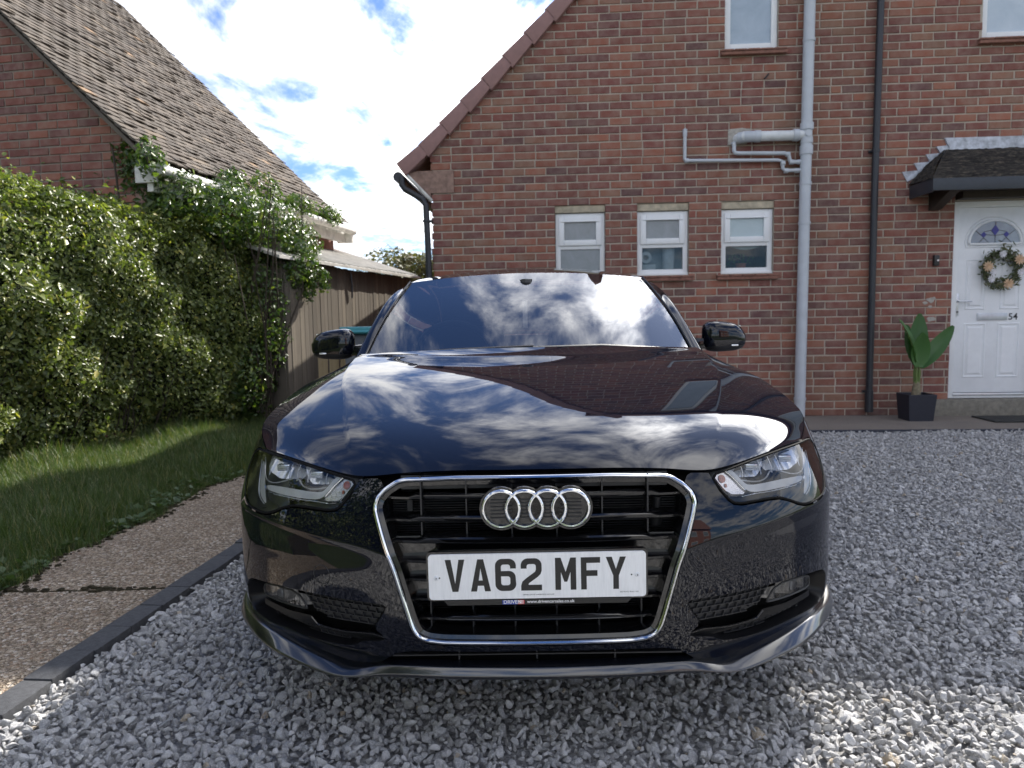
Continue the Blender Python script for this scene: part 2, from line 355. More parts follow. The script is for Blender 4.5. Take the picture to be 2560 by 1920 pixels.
class MB:
    """collects simple shapes, then links them as one mesh object"""
    def __init__(s): s.v = []; s.f = []
    def add(s, v, f):
        o = len(s.v); s.v += [tuple(map(float, p)) for p in v]; s.f += [tuple(int(i) + o for i in q) for q in f]; return s
    def box(s, x0, x1, y0, y1, z0, z1, M=None, taper=1.):
        v = [(x, y, z) for z in (z0, z1) for y in (y0, y1) for x in (x0, x1)]
        if taper != 1.:
            cx_, cy_ = (x0 + x1) / 2, (y0 + y1) / 2
            v = [(cx_ + (x - cx_) * (taper if z == z0 else 1), cy_ + (y - cy_) * (taper if z == z0 else 1), z) for x, y, z in v]
        if M: v = [tuple(M @ Vector(p)) for p in v]
        return s.add(v, [(0, 2, 3, 1), (4, 5, 7, 6), (0, 1, 5, 4), (2, 6, 7, 3), (0, 4, 6, 2), (1, 3, 7, 5)])
    def tube(s, pts, r, n=10, closed=False, cap=True):
        P = [Vector(p) for p in pts]; m = len(P); rr = r if hasattr(r, '__len__') else [r] * m
        T = []
        for i in range(m):
            a = P[(i - 1) % m] if (closed or i > 0) else P[i]; b = P[(i + 1) % m] if (closed or i < m - 1) else P[i]
            T.append((b - a).normalized())
        up = Vector((0, 0, 1)) if abs(T[0].z) < .9 else Vector((1, 0, 0))
        N = (up - T[0] * up.dot(T[0])).normalized(); v = []
        for i in range(m):
            N = (N - T[i] * N.dot(T[i])).normalized(); B = T[i].cross(N)
            for k in range(n):
                a = 2 * math.pi * k / n; v.append(P[i] + (N * math.cos(a) + B * math.sin(a)) * rr[i])
        f = []
        for i in range(m if closed else m - 1):
            j = (i + 1) % m
            for k in range(n): f.append((i * n + k, i * n + (k + 1) % n, j * n + (k + 1) % n, j * n + k))
        if cap and not closed: f += [tuple(range(n))[::-1], tuple(range((m - 1) * n, m * n))]
        return s.add(v, f)
    def prism(s, poly, y0, y1, M=None):
        """polygon in x,z extruded along y"""
        n = len(poly); v = [(x, y0, z) for x, z in poly] + [(x, y1, z) for x, z in poly]
        if M: v = [tuple(M @ Vector(p)) for p in v]
        return s.add(v, [tuple(range(n)), tuple(range(n, 2 * n))[::-1]] + [(i, i + n, (i + 1) % n + n, (i + 1) % n) for i in range(n)])
    def lathe(s, prof, n=24, axis='Z', c=(0, 0, 0)):
        """profile (radius, height)"""
        v = []; m = len(prof)
        for r, h in prof:
            for k in range(n):
                a = 2 * math.pi * k / n; p = (r * math.cos(a), r * math.sin(a), h)
                if axis == 'X': p = (p[2], p[0], p[1])
                if axis == 'Y': p = (p[0], p[2], p[1])
                v.append((p[0] + c[0], p[1] + c[1], p[2] + c[2]))
        f = [(i * n + k, i * n + (k + 1) % n, (i + 1) * n + (k + 1) % n, (i + 1) * n + k) for i in range(m - 1) for k in range(n)]
        return s.add(v, f)
    def build(s, name, mat, parent=None, smooth=False, bevel=0.):
        o = mesh(name, s.v, s.f, mat, parent)
        bm = bmesh.new(); bm.from_mesh(o.data); bmesh.ops.recalc_face_normals(bm, faces=bm.faces)
        if bevel: bmesh.ops.bevel(bm, geom=list(bm.edges), offset=bevel, segments=2, affect='EDGES', profile=.6, clamp_overlap=True)
        bm.to_mesh(o.data); bm.free()
        if smooth:
            o.data.polygons.foreach_set('use_smooth', [True] * len(o.data.polygons))
            o.data.set_sharp_from_angle(angle=R(40))
        return o
def boxo(name, mat, parent, x0, x1, y0, y1, z0, z1, bevel=0.):
    return MB().box(x0, x1, y0, y1, z0, z1).build(name, mat, parent, smooth=bevel > 0, bevel=bevel)
def inside(poly, x, y):
    poly = np.asarray(poly, float); x = np.asarray(x, float); y = np.asarray(y, float); r = np.zeros(x.shape, bool)
    n = len(poly)
    for i in range(n):
        x0, y0 = poly[i]; x1, y1 = poly[(i + 1) % n]
        if y0 == y1: continue
        r ^= ((y0 > y) != (y1 > y)) & (x < (x1 - x0) * (y - y0) / (y1 - y0) + x0)
    return r
def densify(poly, step):
    out = []; n = len(poly)
    for i in range(n):
        a = np.array(poly[i], float); b = np.array(poly[(i + 1) % n], float); k = max(1, int(np.ceil(np.linalg.norm(b - a) / step)))
        out += [tuple(a + (b - a) * j / k) for j in range(k)]
    return out
def round_poly(poly, it=2):
    p = np.asarray(poly, float)
    for _ in range(it):
        q = np.roll(p, -1, 0); p = np.stack([p * .75 + q * .25, p * .25 + q * .75], 1).reshape(-1, 2)
    return [tuple(a) for a in p]
def tri_patch(outline, holes, step, lines=()):
    """triangulate a polygon with holes, with an even grid of points inside"""
    loops = [densify(l, step) for l in [outline] + list(holes)]
    pts = []; edges = []
    for l in loops:
        o = len(pts); pts += l; edges += [(o + i, o + (i + 1) % len(l)) for i in range(len(l))]
    for l in lines:
        l = [q for q in l]; ok_l = inside(loops[0], [q[0] for q in l], [q[1] for q in l])
        for h_ in loops[1:]: ok_l &= ~inside(h_, [q[0] for q in l], [q[1] for q in l])
        prev = None
        for q, g_ in zip(l, ok_l):
            if g_ and min((q[0] - c_[0]) ** 2 + (q[1] - c_[1]) ** 2 for c_ in loops[0]) > (step * .3) ** 2:
                pts.append(tuple(q)); k_ = len(pts) - 1
                if prev is not None: edges.append((prev, k_))
                prev = k_
            else: prev = None
    b = np.array(pts); x0, y0 = b.min(0); x1, y1 = b.max(0)
    gx, gy = np.meshgrid(np.arange(x0 + step / 2, x1, step), np.arange(y0 + step / 2, y1, step)); gx = gx.ravel(); gy = gy.ravel()
    ok = inside(loops[0], gx, gy)
    for h in loops[1:]: ok &= ~inside(h, gx, gy)
    gx, gy = gx[ok], gy[ok]
    keep = np.ones(len(gx), bool)
    for s in range(0, len(gx), 2000):
        d = (gx[s:s + 2000, None] - b[:, 0]) ** 2 + (gy[s:s + 2000, None] - b[:, 1]) ** 2
        keep[s:s + 2000] = d.min(1) > (step * .5) ** 2
    pts = pts + list(zip(gx[keep], gy[keep]))
    r = delaunay_2d_cdt([Vector(p) for p in pts], edges, [], 0, 1e-7)
    V = np.array([tuple(p) for p in r[0]]); T = np.array(r[2]); c = V[T].mean(1)
    ok = inside(loops[0], c[:, 0], c[:, 1])
    for h in loops[1:]: ok &= ~inside(h, c[:, 0], c[:, 1])
    return V, T[ok]
def patch(name, outline, fn, step, mat, parent, holes=(), hint=(0, -1, .3), lines=()):
    V, T = tri_patch(outline, holes, step, lines)
    P = fn(V[:, 0], V[:, 1]); e = 1e-4
    N = np.cross(fn(V[:, 0] + e, V[:, 1]) - fn(V[:, 0] - e, V[:, 1]), fn(V[:, 0], V[:, 1] + e) - fn(V[:, 0], V[:, 1] - e))
    N /= np.linalg.norm(N, axis=1, keepdims=True) + 1e-12
    hint = np.asarray(hint, float)
    if (N @ hint).mean() < 0: N = -N
    fn_ = np.cross(P[T[:, 1]] - P[T[:, 0]], P[T[:, 2]] - P[T[:, 0]])
    flip = (fn_ * N[T].mean(1)).sum(1) < 0
    T = np.where(flip[:, None], T[:, ::-1], T)
    return mesh(name, P, T, mat, parent, smooth=True, normals=N)
def grid_mesh(name, G, mat, parent, hint=None, normals=True):
    """G: (n,m,3) array of points"""
    n, m, _ = G.shape; idx = np.arange(n * m).reshape(n, m)
    F = np.stack([idx[:-1, :-1], idx[1:, :-1], idx[1:, 1:], idx[:-1, 1:]], -1).reshape(-1, 4)
    a, b = np.gradient(G, axis=0), np.gradient(G, axis=1); N = np.cross(a, b); N /= np.linalg.norm(N, axis=-1, keepdims=True) + 1e-12
    if hint is not None and (N @ np.asarray(hint, float)).mean() < 0: F = F[:, ::-1]; N = -N
    return mesh(name, G.reshape(-1, 3), F, mat, parent, smooth=True, normals=N.reshape(-1, 3) if normals else None)
def instancer(name, pts, rots, scl, variants, mat, parent=None):
    """one object: many small pieces placed on points with geometry nodes"""
    col = bpy.data.collections.new(name + '_pieces')
    for i, me in enumerate(variants):
        if mat: me.materials.clear(); me.materials.append(MAT[mat])
        col.objects.link(bpy.data.objects.new(f'{name}_piece_{i:02d}', me))
    me = bpy.data.meshes.new(name); me.from_pydata([tuple(map(float, p)) for p in pts], [], [])
    n = len(pts)
    a = me.attributes.new('rot', 'FLOAT_VECTOR', 'POINT'); a.data.foreach_set('vector', np.asarray(rots, np.float32).ravel())
    a = me.attributes.new('scl', 'FLOAT_VECTOR', 'POINT'); a.data.foreach_set('vector', np.asarray(scl, np.float32).ravel())
    a = me.attributes.new('pick', 'INT', 'POINT'); a.data.foreach_set('value', rng.integers(0, len(variants), n).astype(np.int32))
    o = bpy.data.objects.new(name, me); COL.objects.link(o); o.parent = parent
    g = bpy.data.node_groups.new(name, 'GeometryNodeTree')
    g.interface.new_socket('Geometry', in_out='INPUT', socket_type='NodeSocketGeometry'); g.interface.new_socket('Geometry', in_out='OUTPUT', socket_type='NodeSocketGeometry')
    gi, go = g.nodes.new('NodeGroupInput'), g.nodes.new('NodeGroupOutput')
    iop = g.nodes.new('GeometryNodeInstanceOnPoints'); ci = g.nodes.new('GeometryNodeCollectionInfo')
    ci.inputs['Collection'].default_value = col; ci.inputs['Separate Children'].default_value = True; ci.inputs['Reset Children'].default_value = True
    def attr(nm, ty):
        k = g.nodes.new('GeometryNodeInputNamedAttribute'); k.data_type = ty; k.inputs['Name'].default_value = nm
        return k.outputs['Attribute']
    e2r = g.nodes.new('FunctionNodeEulerToRotation')
    g.links.new(gi.outputs[0], iop.inputs['Points']); g.links.new(ci.outputs[0], iop.inputs['Instance'])
    iop.inputs['Pick Instance'].default_value = True
    g.links.new(attr('pick', 'INT'), iop.inputs['Instance Index'])
    g.links.new(attr('rot', 'FLOAT_VECTOR'), e2r.inputs[0]); g.links.new(e2r.outputs[0], iop.inputs['Rotation'])
    g.links.new(attr('scl', 'FLOAT_VECTOR'), iop.inputs['Scale']); g.links.new(iop.outputs[0], go.inputs[0])
    md = o.modifiers.new('pieces', 'NODES'); md.node_group = g
    return o
def text_obj(name, body, size, mat, parent, M, bold=0.):
    cu = bpy.data.curves.new(name, 'FONT'); cu.body = body; cu.size = size; cu.offset = bold; cu.extrude = .0
    tmp = bpy.data.objects.new(name + '_t', cu); COL.objects.link(tmp)
    dg = bpy.context.evaluated_depsgraph_get(); me = bpy.data.meshes.new_from_object(tmp.evaluated_get(dg))
    bpy.data.objects.remove(tmp); bpy.data.curves.remove(cu)
    me.transform(M); me.name = name
    return mk(name, me, mat, parent)
class CS:
    """natural cubic spline"""
    def __init__(s, t, P):
        s.t = t = np.asarray(t, float); P = np.asarray(P, float); s.v = P.ndim > 1; s.P = P = P.reshape(len(t), -1); n = len(t); h = np.diff(t)
        A = np.zeros((n, n)); B = np.zeros_like(P); A[0, 0] = A[-1, -1] = 1
        for i in range(1, n - 1):
            A[i, i - 1] = h[i - 1]; A[i, i] = 2 * (h[i - 1] + h[i]); A[i, i + 1] = h[i]
            B[i] = 6 * ((P[i + 1] - P[i]) / h[i] - (P[i] - P[i - 1]) / h[i - 1])
        s.m = np.linalg.solve(A, B)
    def __call__(s, x):
        x = np.asarray(x, float); sh = x.shape; x = x.ravel(); t, P, m = s.t, s.P, s.m
        i = np.clip(np.searchsorted(t, x) - 1, 0, len(t) - 2); xc = np.clip(x, t[0], t[-1])
        h = t[i + 1] - t[i]; a = ((t[i + 1] - xc) / h)[:, None]; b = 1 - a
        r = a * P[i] + b * P[i + 1] + ((a ** 3 - a) * m[i] + (b ** 3 - b) * m[i + 1]) * (h * h)[:, None] / 6
        e = (x - xc)[:, None]
        if np.any(e):
            d0 = (P[1] - P[0]) / (t[1] - t[0]) - (t[1] - t[0]) * (2 * m[0] + m[1]) / 6
            d1 = (P[-1] - P[-2]) / (t[-1] - t[-2]) + (t[-1] - t[-2]) * (2 * m[-1] + m[-2]) / 6
            r = r + np.where(e < 0, e * d0, e * d1)
        return r.reshape(sh + (-1,)) if s.v else r.reshape(sh)
def sm(a, b, x):
    t = np.clip((np.asarray(x, float) - a) / (b - a), 0, 1); return t * t * (3 - 2 * t)

# ================================================================== GROUND
def sheet(name, poly, z, mat, kind='structure', label=None):
    """flat polygon with a skirt so that it reads as a slab"""
    n = len(poly); v = [(x, y, z) for x, y in poly] + [(x, y, z - .06) for x, y in poly]
    o = mesh(name, v, [tuple(range(n))] + [(i, i + n, (i + 1) % n + n, (i + 1) % n) for i in range(n)], mat)
    o['kind'] = kind
    if label: o['label'] = label
    return o
def kerb_x(y): return -1.43 + (y - 1.88) * .095        # right hand edge of the kerb
def grass_x(y): return -2.14 + (y - 3.2) * .07 + .035 * math.sin(y * 5.1) + .02 * math.sin(y * 13.)
sheet('ground', [(-400, -400), (400, -400), (400, 400), (-400, 400)], -.075, 'land')
sheet('road', [(-60, -13.5), (60, -13.5), (60, -7.6), (-60, -7.6)], -.055, 'asphalt')
gy = [-3.5, 0, 1.5, 3, 4.5, 6.62]
sheet('gravel_driveway', [(kerb_x(y) + .002, y) for y in gy] + [(1.5, 6.66), (8, 6.2), (8, -3.5)], -.016, 'gravel_base')
ys = list(np.linspace(.9, 8.6, 60))
path = sheet('concrete_path', [(grass_x(y), y) for y in ys] + [(kerb_x(y) - .104, y) for y in (8.6, 4, .9)], -.004, 'concrete_path')
# sunken joint across the path: a darker cracked strip of earth and moss
jm = MB(); yw = 2.868
for i in range(64):
    x0 = -2.13 + i * .0108; yw += random.uniform(-.0035, .0035); yw = min(2.882, max(2.856, yw)); wd_ = random.choice([.0015, .002, .002, .003, .006])
    jm.box(x0, x0 + .0118, yw - wd_, yw + wd_ * random.uniform(.5, 1.3), -.004, random.uniform(-.0015, .0012))
for i in range(260):                      # crumbs of earth along the joint and the grass edge
    if random.random() < .12: x0, y0 = random.uniform(-2.13, -1.48), 2.868 + random.gauss(0, .012)
    else: y0 = random.uniform(1.8, 6.2); x0 = grass_x(y0) + abs(random.gauss(0, .035))
    s_ = random.uniform(.003, .010); jm.box(x0 - s_, x0 + s_, y0 - s_ * random.uniform(.5, 1), y0 + s_ * random.uniform(.5, 1), -.005, s_ * .5, taper=1.5)
jm.build('path_joint', 'soil', path)
sheet('front_lawn', [(-9, -3.5), (kerb_x(-3.5) - .104, -3.5), (kerb_x(.9) - .104, .895), (-9, .895)], -.012, 'land')
lawn = sheet('lawn', [(-9, .9)] + [(grass_x(y) - .004, y) for y in ys] + [(-9, 8.6)], -.02, 'soil')
kerb = empty('kerb', (0, 0, 0)); tag(kerb, kind='structure')
blk = None
ang = math.atan(.095)
k = 0; d = -3.0
while True:
    y = d
    if y > 6.6: break
    if blk is None:
        blk = MB().box(-.098, -.002, -.0945, .0945, -.08, .016).build('kerb_block', 'kerb_block', kerb, bevel=.004, smooth=True); o = blk
    else:
        o = bpy.data.objects.new('kerb_block', blk.data); COL.objects.link(o); o.parent = kerb
    o.location = (kerb_x(y) + random.uniform(-.002, .002), y, random.uniform(-.003, .003)); o.rotation_euler = (random.uniform(-.006, .006), random.uniform(-.012, .012), -ang + random.uniform(-.008, .008))
    d += .1915; k += 1
# concrete apron along the house and its dark edging
AL, D0 = R(3.66), 7.83
WN, WU = Vector((math.sin(AL), math.cos(AL), 0)), Vector((math.cos(AL), -math.sin(AL), 0))
def hw(u, dep, z=0.): p = WN * (D0 + dep) + WU * u; return (p.x, p.y, z)
sheet('apron', [hw(-1.35, -1.0)[:2], hw(8, -1.06)[:2], hw(8, .0)[:2], hw(-1.35, .0)[:2]], .006, 'apron_concrete')
ed = MB()
for i in range(10):
    a, b = hw(-1.35 + i * .93, -1.03 - .006 * i), hw(-1.35 + i * .93 + .922, -1.03 - .006 * (i + 1))
    A = Vector(a); B = Vector(b); dd = (B - A).normalized(); nn = Vector((-dd.y, dd.x, 0)) * .025
    v = [A - nn, B - nn, B + nn, A + nn]; v = [(p.x, p.y, z) for z in (-.08, .012) for p in v]
    ed.add(v, [(4, 5, 6, 7), (0, 1, 5, 4), (2, 3, 7, 6), (1, 2, 6, 5), (3, 0, 4, 7)])
tag(ed.build('edging_strip', 'edging'), kind='structure')

# ---- loose stone chippings
def stone(seed):
    r = random.Random(seed); bm = bmesh.new()
    ax = (1.0, r.uniform(.68, .95), r.uniform(.5, .75))
    for i in range(11):
        p = Vector((r.gauss(0, 1), r.gauss(0, 1), r.gauss(0, 1))).normalized() * r.uniform(.82, 1.12)
        bm.verts.new((p.x * ax[0], p.y * ax[1], p.z * ax[2]))
    h = bmesh.ops.convex_hull(bm, input=bm.verts)
    bmesh.ops.delete(bm, geom=[v for v in bm.verts if not v.link_faces], context='VERTS')
    bmesh.ops.bevel(bm, geom=list(bm.edges), offset=.09, segments=1, affect='EDGES', clamp_overlap=True)
    bmesh.ops.recalc_face_normals(bm, faces=bm.faces)
    me = bpy.data.meshes.new('chip'); bm.to_mesh(me); bm.free(); return me
chips = [stone(i) for i in range(14)]
def jitter_grid(x0, x1, y0, y1, p):
    gx, gy_ = np.meshgrid(np.arange(x0, x1, p), np.arange(y0, y1, p * .9)); n = gx.size
    return gx.ravel() + rng.uniform(-.5, .5, n) * p, gy_.ravel() + rng.uniform(-.5, .5, n) * p
X, Y, Z, Sz = [], [], [], []
for (x0, x1, y0, y1, p, layer) in ((-1.6, 3.2, 1.15, 3.3, .0205, 0), (-1.5, 5.6, 3.3, 6.75, .0235, 0), (-1.6, 3.2, 1.15, 3.3, .034, 1), (-1.5, 5.6, 3.3, 6.75, .040, 1), (-1.6, 3.2, -.3, 1.15, .0225, 0), (-1.6, 3.4, -2.4, -.3, .030, 0)):
    a, b = jitter_grid(x0, x1, y0, y1, p)
    und = .004 * np.sin(a * 3.1 + 1) * np.sin(b * 2.3) + .003 * np.sin(a * 7.7) * np.sin(b * 6.1 + 2)
    z = und + (rng.uniform(-.012, .002, a.size) if layer == 0 else rng.uniform(.000, .011, a.size))
    s = rng.lognormal(math.log(.0122), .30, a.size)
    ok = (a > -1.43 + (b - 1.88) * .095 + .014) & (b < 6.64 - .055 * (a - 1.2)) & ~((np.abs(a) < .75) & (b > 2.6) & (b < 6.0) & (rng.random(a.size) < .6))
    X.append(a[ok]); Y.append(b[ok]); Z.append(z[ok]); Sz.append(s[ok])
X, Y, Z, Sz = map(np.concatenate, (X, Y, Z, Sz)); n = X.size
Rt = np.stack([rng.normal(0, .45, n), rng.normal(0, .45, n), rng.uniform(0, 6.283, n)], -1)
sc3 = np.stack([Sz * rng.uniform(.9, 1.25, n), Sz, Sz * rng.uniform(.85, 1.1, n)], -1)
g = instancer('gravel_stones', np.stack([X, Y, Z], -1), Rt, sc3, chips, 'stone_chip')
tag(g, 'loose grey limestone chippings covering the driveway around the car', 'gravel', kind='stuff')

# ---- grass on the verge
def tuft(seed, nb=22, hgt=1., curl=.5, spread=1.):
    r = random.Random(seed); v = []; f = []
    for i in range(nb):
        a = r.uniform(0, 6.283); x0, y0 = r.gauss(0, .022) * spread, r.gauss(0, .022) * spread; L = r.uniform(.05, .13) * hgt; w = r.uniform(.0014, .0028)
        dx, dy = math.cos(a), math.sin(a); lean = r.uniform(.15, 1.1) * curl; px, py = -dy * w, dx * w; o = len(v)
        for j in range(4):
            t = j / 3; q = lean * t * t * L; zz_ = L * (t - .28 * lean * t * t); ww = (1 - t * .92)
            v += [(x0 + dx * q + px * ww, y0 + dy * q + py * ww, zz_), (x0 + dx * q - px * ww, y0 + dy * q - py * ww, zz_)]
        f += [(o + 2 * j, o + 2 * j + 1, o + 2 * j + 3, o + 2 * j + 2) for j in range(3)]
    me = bpy.data.meshes.new('tuft'); me.from_pydata(v, [], f); return me
def hedge_face(y):          # x of the hedge's right hand face at ground level
    return -3.80 + (y - 5.19) * .325
a, b = jitter_grid(-6.0, -1.9, 1.6, 8.4, .034)
edge = -2.14 + (b - 3.2) * .07 + .035 * np.sin(b * 5.1) + .02 * np.sin(b * 13.)
hx = -3.80 + (b - 5.19) * .325
ok = (a < edge + .03 * rng.random(a.size)) & (a > hx - .25); a, b = a[ok], b[ok]; n = a.size; edge = edge[ok]; hx = hx[ok]
tall = 1 + .9 * sm(.55, .0, a - hx) * rng.random(n) + .35 * np.sin(a * 4 + b * 3)
tall *= .55 + .45 * sm(0, .25, edge - a)
sc = np.stack([tall * rng.uniform(.8, 1.2, n)] * 3, -1) * .95
g = instancer('grass', np.stack([a, b, np.full(n, -.018)], -1), np.stack([rng.normal(0, .12, n), rng.normal(0, .12, n), rng.uniform(0, 6.283, n)], -1), sc, [tuft(i) for i in range(10)], 'grass_blade')
tag(g, 'rough green grass verge between the path and the hedge', 'grass', kind='stuff')
# low broad-leaved weeds along the verge's edge
def weed(seed):
    r = random.Random(seed); v = []; f = []
    for i in range(11):
        a_ = r.uniform(0, 6.283); L = r.uniform(.025, .06); w = L * .42; el = r.uniform(.1, .7); o = len(v)
        d_ = Vector((math.cos(a_) * math.cos(el), math.sin(a_) * math.cos(el), math.sin(el))); s_ = Vector((-math.sin(a_), math.cos(a_), 0))
        b0 = d_ * L * .5
        v += [tuple(b0), tuple(b0 + d_ * L * .5 + s_ * w), tuple(b0 + d_ * L - Vector((0, 0, .006))), tuple(b0 + d_ * L * .5 - s_ * w)]
        f.append((o, o + 1, o + 2, o + 3))
    me = bpy.data.meshes.new('weed'); me.from_pydata(v, [], f); return me
n = 170; b = rng.uniform(1.9, 6.5, n); a = -2.14 + (b - 3.2) * .07 + .035 * np.sin(b * 5.1) - np.abs(rng.normal(0, .16, n))
g = instancer('weeds', np.stack([a, b, np.full(n, .005)], -1), np.stack([rng.normal(0, .2, n), rng.normal(0, .2, n), rng.uniform(0, 6.28, n)], -1), np.stack([rng.uniform(.4, .95, n)] * 3, -1), [weed(i) for i in range(6)], 'weed_leaf')
tag(g, 'small broad-leaved weeds among the grass beside the path', 'weeds', kind='stuff')

# ================================================================== BRICKWORK
BL, BH, JT = .2286, .0826, .0140       # module and joint
def clip_half(poly, a, b, c):
    """keep a*x+b*z<=c"""
    out = []; n = len(poly)
    for i in range(n):
        p, q = poly[i], poly[(i + 1) % n]; dp, dq = a * p[0] + b * p[1] - c, a * q[0] + b * q[1] - c
        if dp <= 0: out.append(p)
        if dp * dq < 0: t_ = dp / (dp - dq); out.append((p[0] + (q[0] - p[0]) * t_, p[1] + (q[1] - p[1]) * t_))
    return out
def brick_geo(poly, proud=0., ch=.0045):
    n = len(poly); cx_ = sum(p[0] for p in poly) / n; cz_ = sum(p[1] for p in poly) / n; v = []
    for dep, ins in ((.016, 0.), (.0045, 0.), (.0, ch)):
        for x, z in poly:
            dx, dz = x - cx_, z - cz_
            v.append((x - math.copysign(min(ins, abs(dx)), dx), dep - proud, z - math.copysign(min(ins, abs(dz)), dz)))
    f = [tuple(range(2 * n, 3 * n))]
    for r_ in range(2): f += [(r_ * n + i, r_ * n + (i + 1) % n, (r_ + 1) * n + (i + 1) % n, (r_ + 1) * n + i) for i in range(n)]
    return v, f
def lay_bricks(wall, u0, u1, z0, z1, mat, openings, cuts, score, far_name='brickwork'):
    """running bond; the 300 pieces that show largest are objects, the rest one mesh"""
    P = []
    nr = int((z1 - z0) / BH) + 1
    for r_ in range(nr):
        zb = z0 + r_ * BH; x = u0 - (BL / 2 if r_ % 2 else 0) + random.uniform(-.008, .008)
        while x < u1:
            w = BL
            if random.random() < .012: w = BL / 2
            jz = random.uniform(-.0016, .0016)
            a, b_ = max(x + JT / 2 + random.uniform(-.0015, .0015), u0), min(x + w - JT / 2 + random.uniform(-.0015, .0015), u1); x += w
            segs = [(a, b_)]; zt = zb + BH - JT + jz; zl = zb + jz
            for (oa, ob, oc, od) in openings:
                if zt > oc + .004 and zl < od - .004:
                    ns = []
                    for s_, e_ in segs:
                        if e_ <= oa or s_ >= ob: ns.append((s_, e_))
                        else:
                            if s_ < oa: ns.append((s_, oa))
                            if e_ > ob: ns.append((ob, e_))
                    segs = ns
            for s_, e_ in segs:
                if e_ - s_ < .018: continue
                j = lambda: random.uniform(-.0014, .0014)
                poly = [(s_ + j(), zl + j()), (e_ + j(), zl + j()), (e_ + j(), zt + j()), (s_ + j(), zt + j())]
                for cc in cuts: poly = clip_half(poly, *cc)
                if len(poly) >= 3:
                    ar = (max(p[0] for p in poly) - min(p[0] for p in poly)) * (max(p[1] for p in poly) - min(p[1] for p in poly))
                    if ar > .0006: P.append(poly)
    P.sort(key=lambda p: score(sum(q[0] for q in p) / len(p), sum(q[1] for q in p) / len(p)))
    cache = []
    for i, poly in enumerate(P[:300]):
        v, f = brick_geo(poly, random.uniform(-.0015, .0025))
        mesh('brick', v, f, mat, wall)
    m = MB()
    for poly in P[300:]: m.add(*brick_geo(poly, random.uniform(-.0015, .0025)))
    if len(P) > 300:
        o = mesh(far_name, m.v, m.f, mat, wall); o['kind'] = 'stuff'
def wall_sheet(name, outline, holes, mat, parent, dep=.008, back=.11):
    """mortar face with openings and returns"""
    V, T = tri_patch(outline, holes, .9)
    v = [(x, dep, z) for x, z in V]; f = [tuple(t_) if True else t_ for t_ in T]
    me = MB(); me.add(v, f)
    for l in list(holes):
        n = len(l); o = [(x, dep, z) for x, z in l] + [(x, back, z) for x, z in l]
        me.add(o, [(i, (i + 1) % n, (i + 1) % n + n, i + n) for i in range(n)])
    return me.build(name, mat, parent)
def rect(a, b, c, d): return [(a, c), (b, c), (b, d), (a, d)]

# ================================================================== THE HOUSE
house = empty('brick_house', tuple(WN * D0), -AL)
tag(house, 'red brick house with catslide verge, white windows and porch canopy behind the car', 'house')
RK = .956                                            # verge slope
def rake(u): return 2.857 + (u + 1.369) * RK
EZ = 5.02; APU = (EZ - 2.857) / RK - 1.369      # eaves height of the two-storey block, where the verge meets it
OPEN = dict(w1=(-.006, .537, 1.552, 2.318), w2=(.876, 1.428, 1.548, 2.316), w3=(1.768, 2.322, 1.548, 2.314),
            up=(1.786, 2.336, 3.858, 4.92), ur=(4.374, 5.9, 3.872, 4.92), door=(4.168, 5.065, -.02, 2.255))
oplist = list(OPEN.values())
top = [(9.6, EZ + .03), (APU, rake(APU) + .03), (-1.33, rake(-1.33) + .06)]
wall = wall_sheet('wall', [(-1.352, -.05), (9.6, -.05)] + top, [rect(*o) for o in oplist], 'mortar', house)
camu = Vector((0, 0, 0)) - WN * D0
def vis_score(u, z):
    inview = -1.4 < u < 5.05 and z < 4.3
    hid = (z < 1.50 and -1.4 < u < 1.15) or (z < .6 and u < 2.5) or (z < 1.3 and 1.1 < u < 2.0)
    return (0 if inview and not hid else 100) + math.sqrt(u * u + (z - 1.08) ** 2 + 60) - .9 * u
kneel = (-1.62, -1.098, 2.47, 2.725)
lay_bricks(wall, -1.355, 6.4, -.0774, EZ, 'brick_red', oplist + [(-1.36, -1.098, 2.481, 2.722)], [(-RK, 1, rake(0) + .05)], vis_score)
# other walls and the inside
m = MB(); ze = rake(7.2 - 2 * (7.2 - APU)) if False else 2.8
m.add([(-1.35, .12, -.05), (-1.35, 7.5, -.05), (-1.35, 7.5, 2.85), (-1.35, .12, 2.85)], [(0, 1, 2, 3)])
m.add([(9.6, 0, -.05), (9.6, 7.5, -.05), (9.6, 7.5, EZ), (9.6, 3.75, EZ + 2.9), (9.6, 0, EZ)], [(0, 1, 2, 3, 4)])
m.add([(6.4, .002, -.05), (9.6, .002, -.05), (9.6, .002, EZ), (6.4, .002, EZ)], [(0, 1, 2, 3)])
m.add([(APU + .05, 0.05, EZ), (APU + .05, 7.5, EZ), (APU + .05, 3.75, EZ + 2.9)], [(0, 1, 2)])
m.add([(-1.35, 7.5, -.05), (9.6, 7.5, -.05)] + [(u, 7.5, z) for u, z in top], [(0, 1, 2, 3, 4)])
m.build('side_wall', 'brick_red', house)
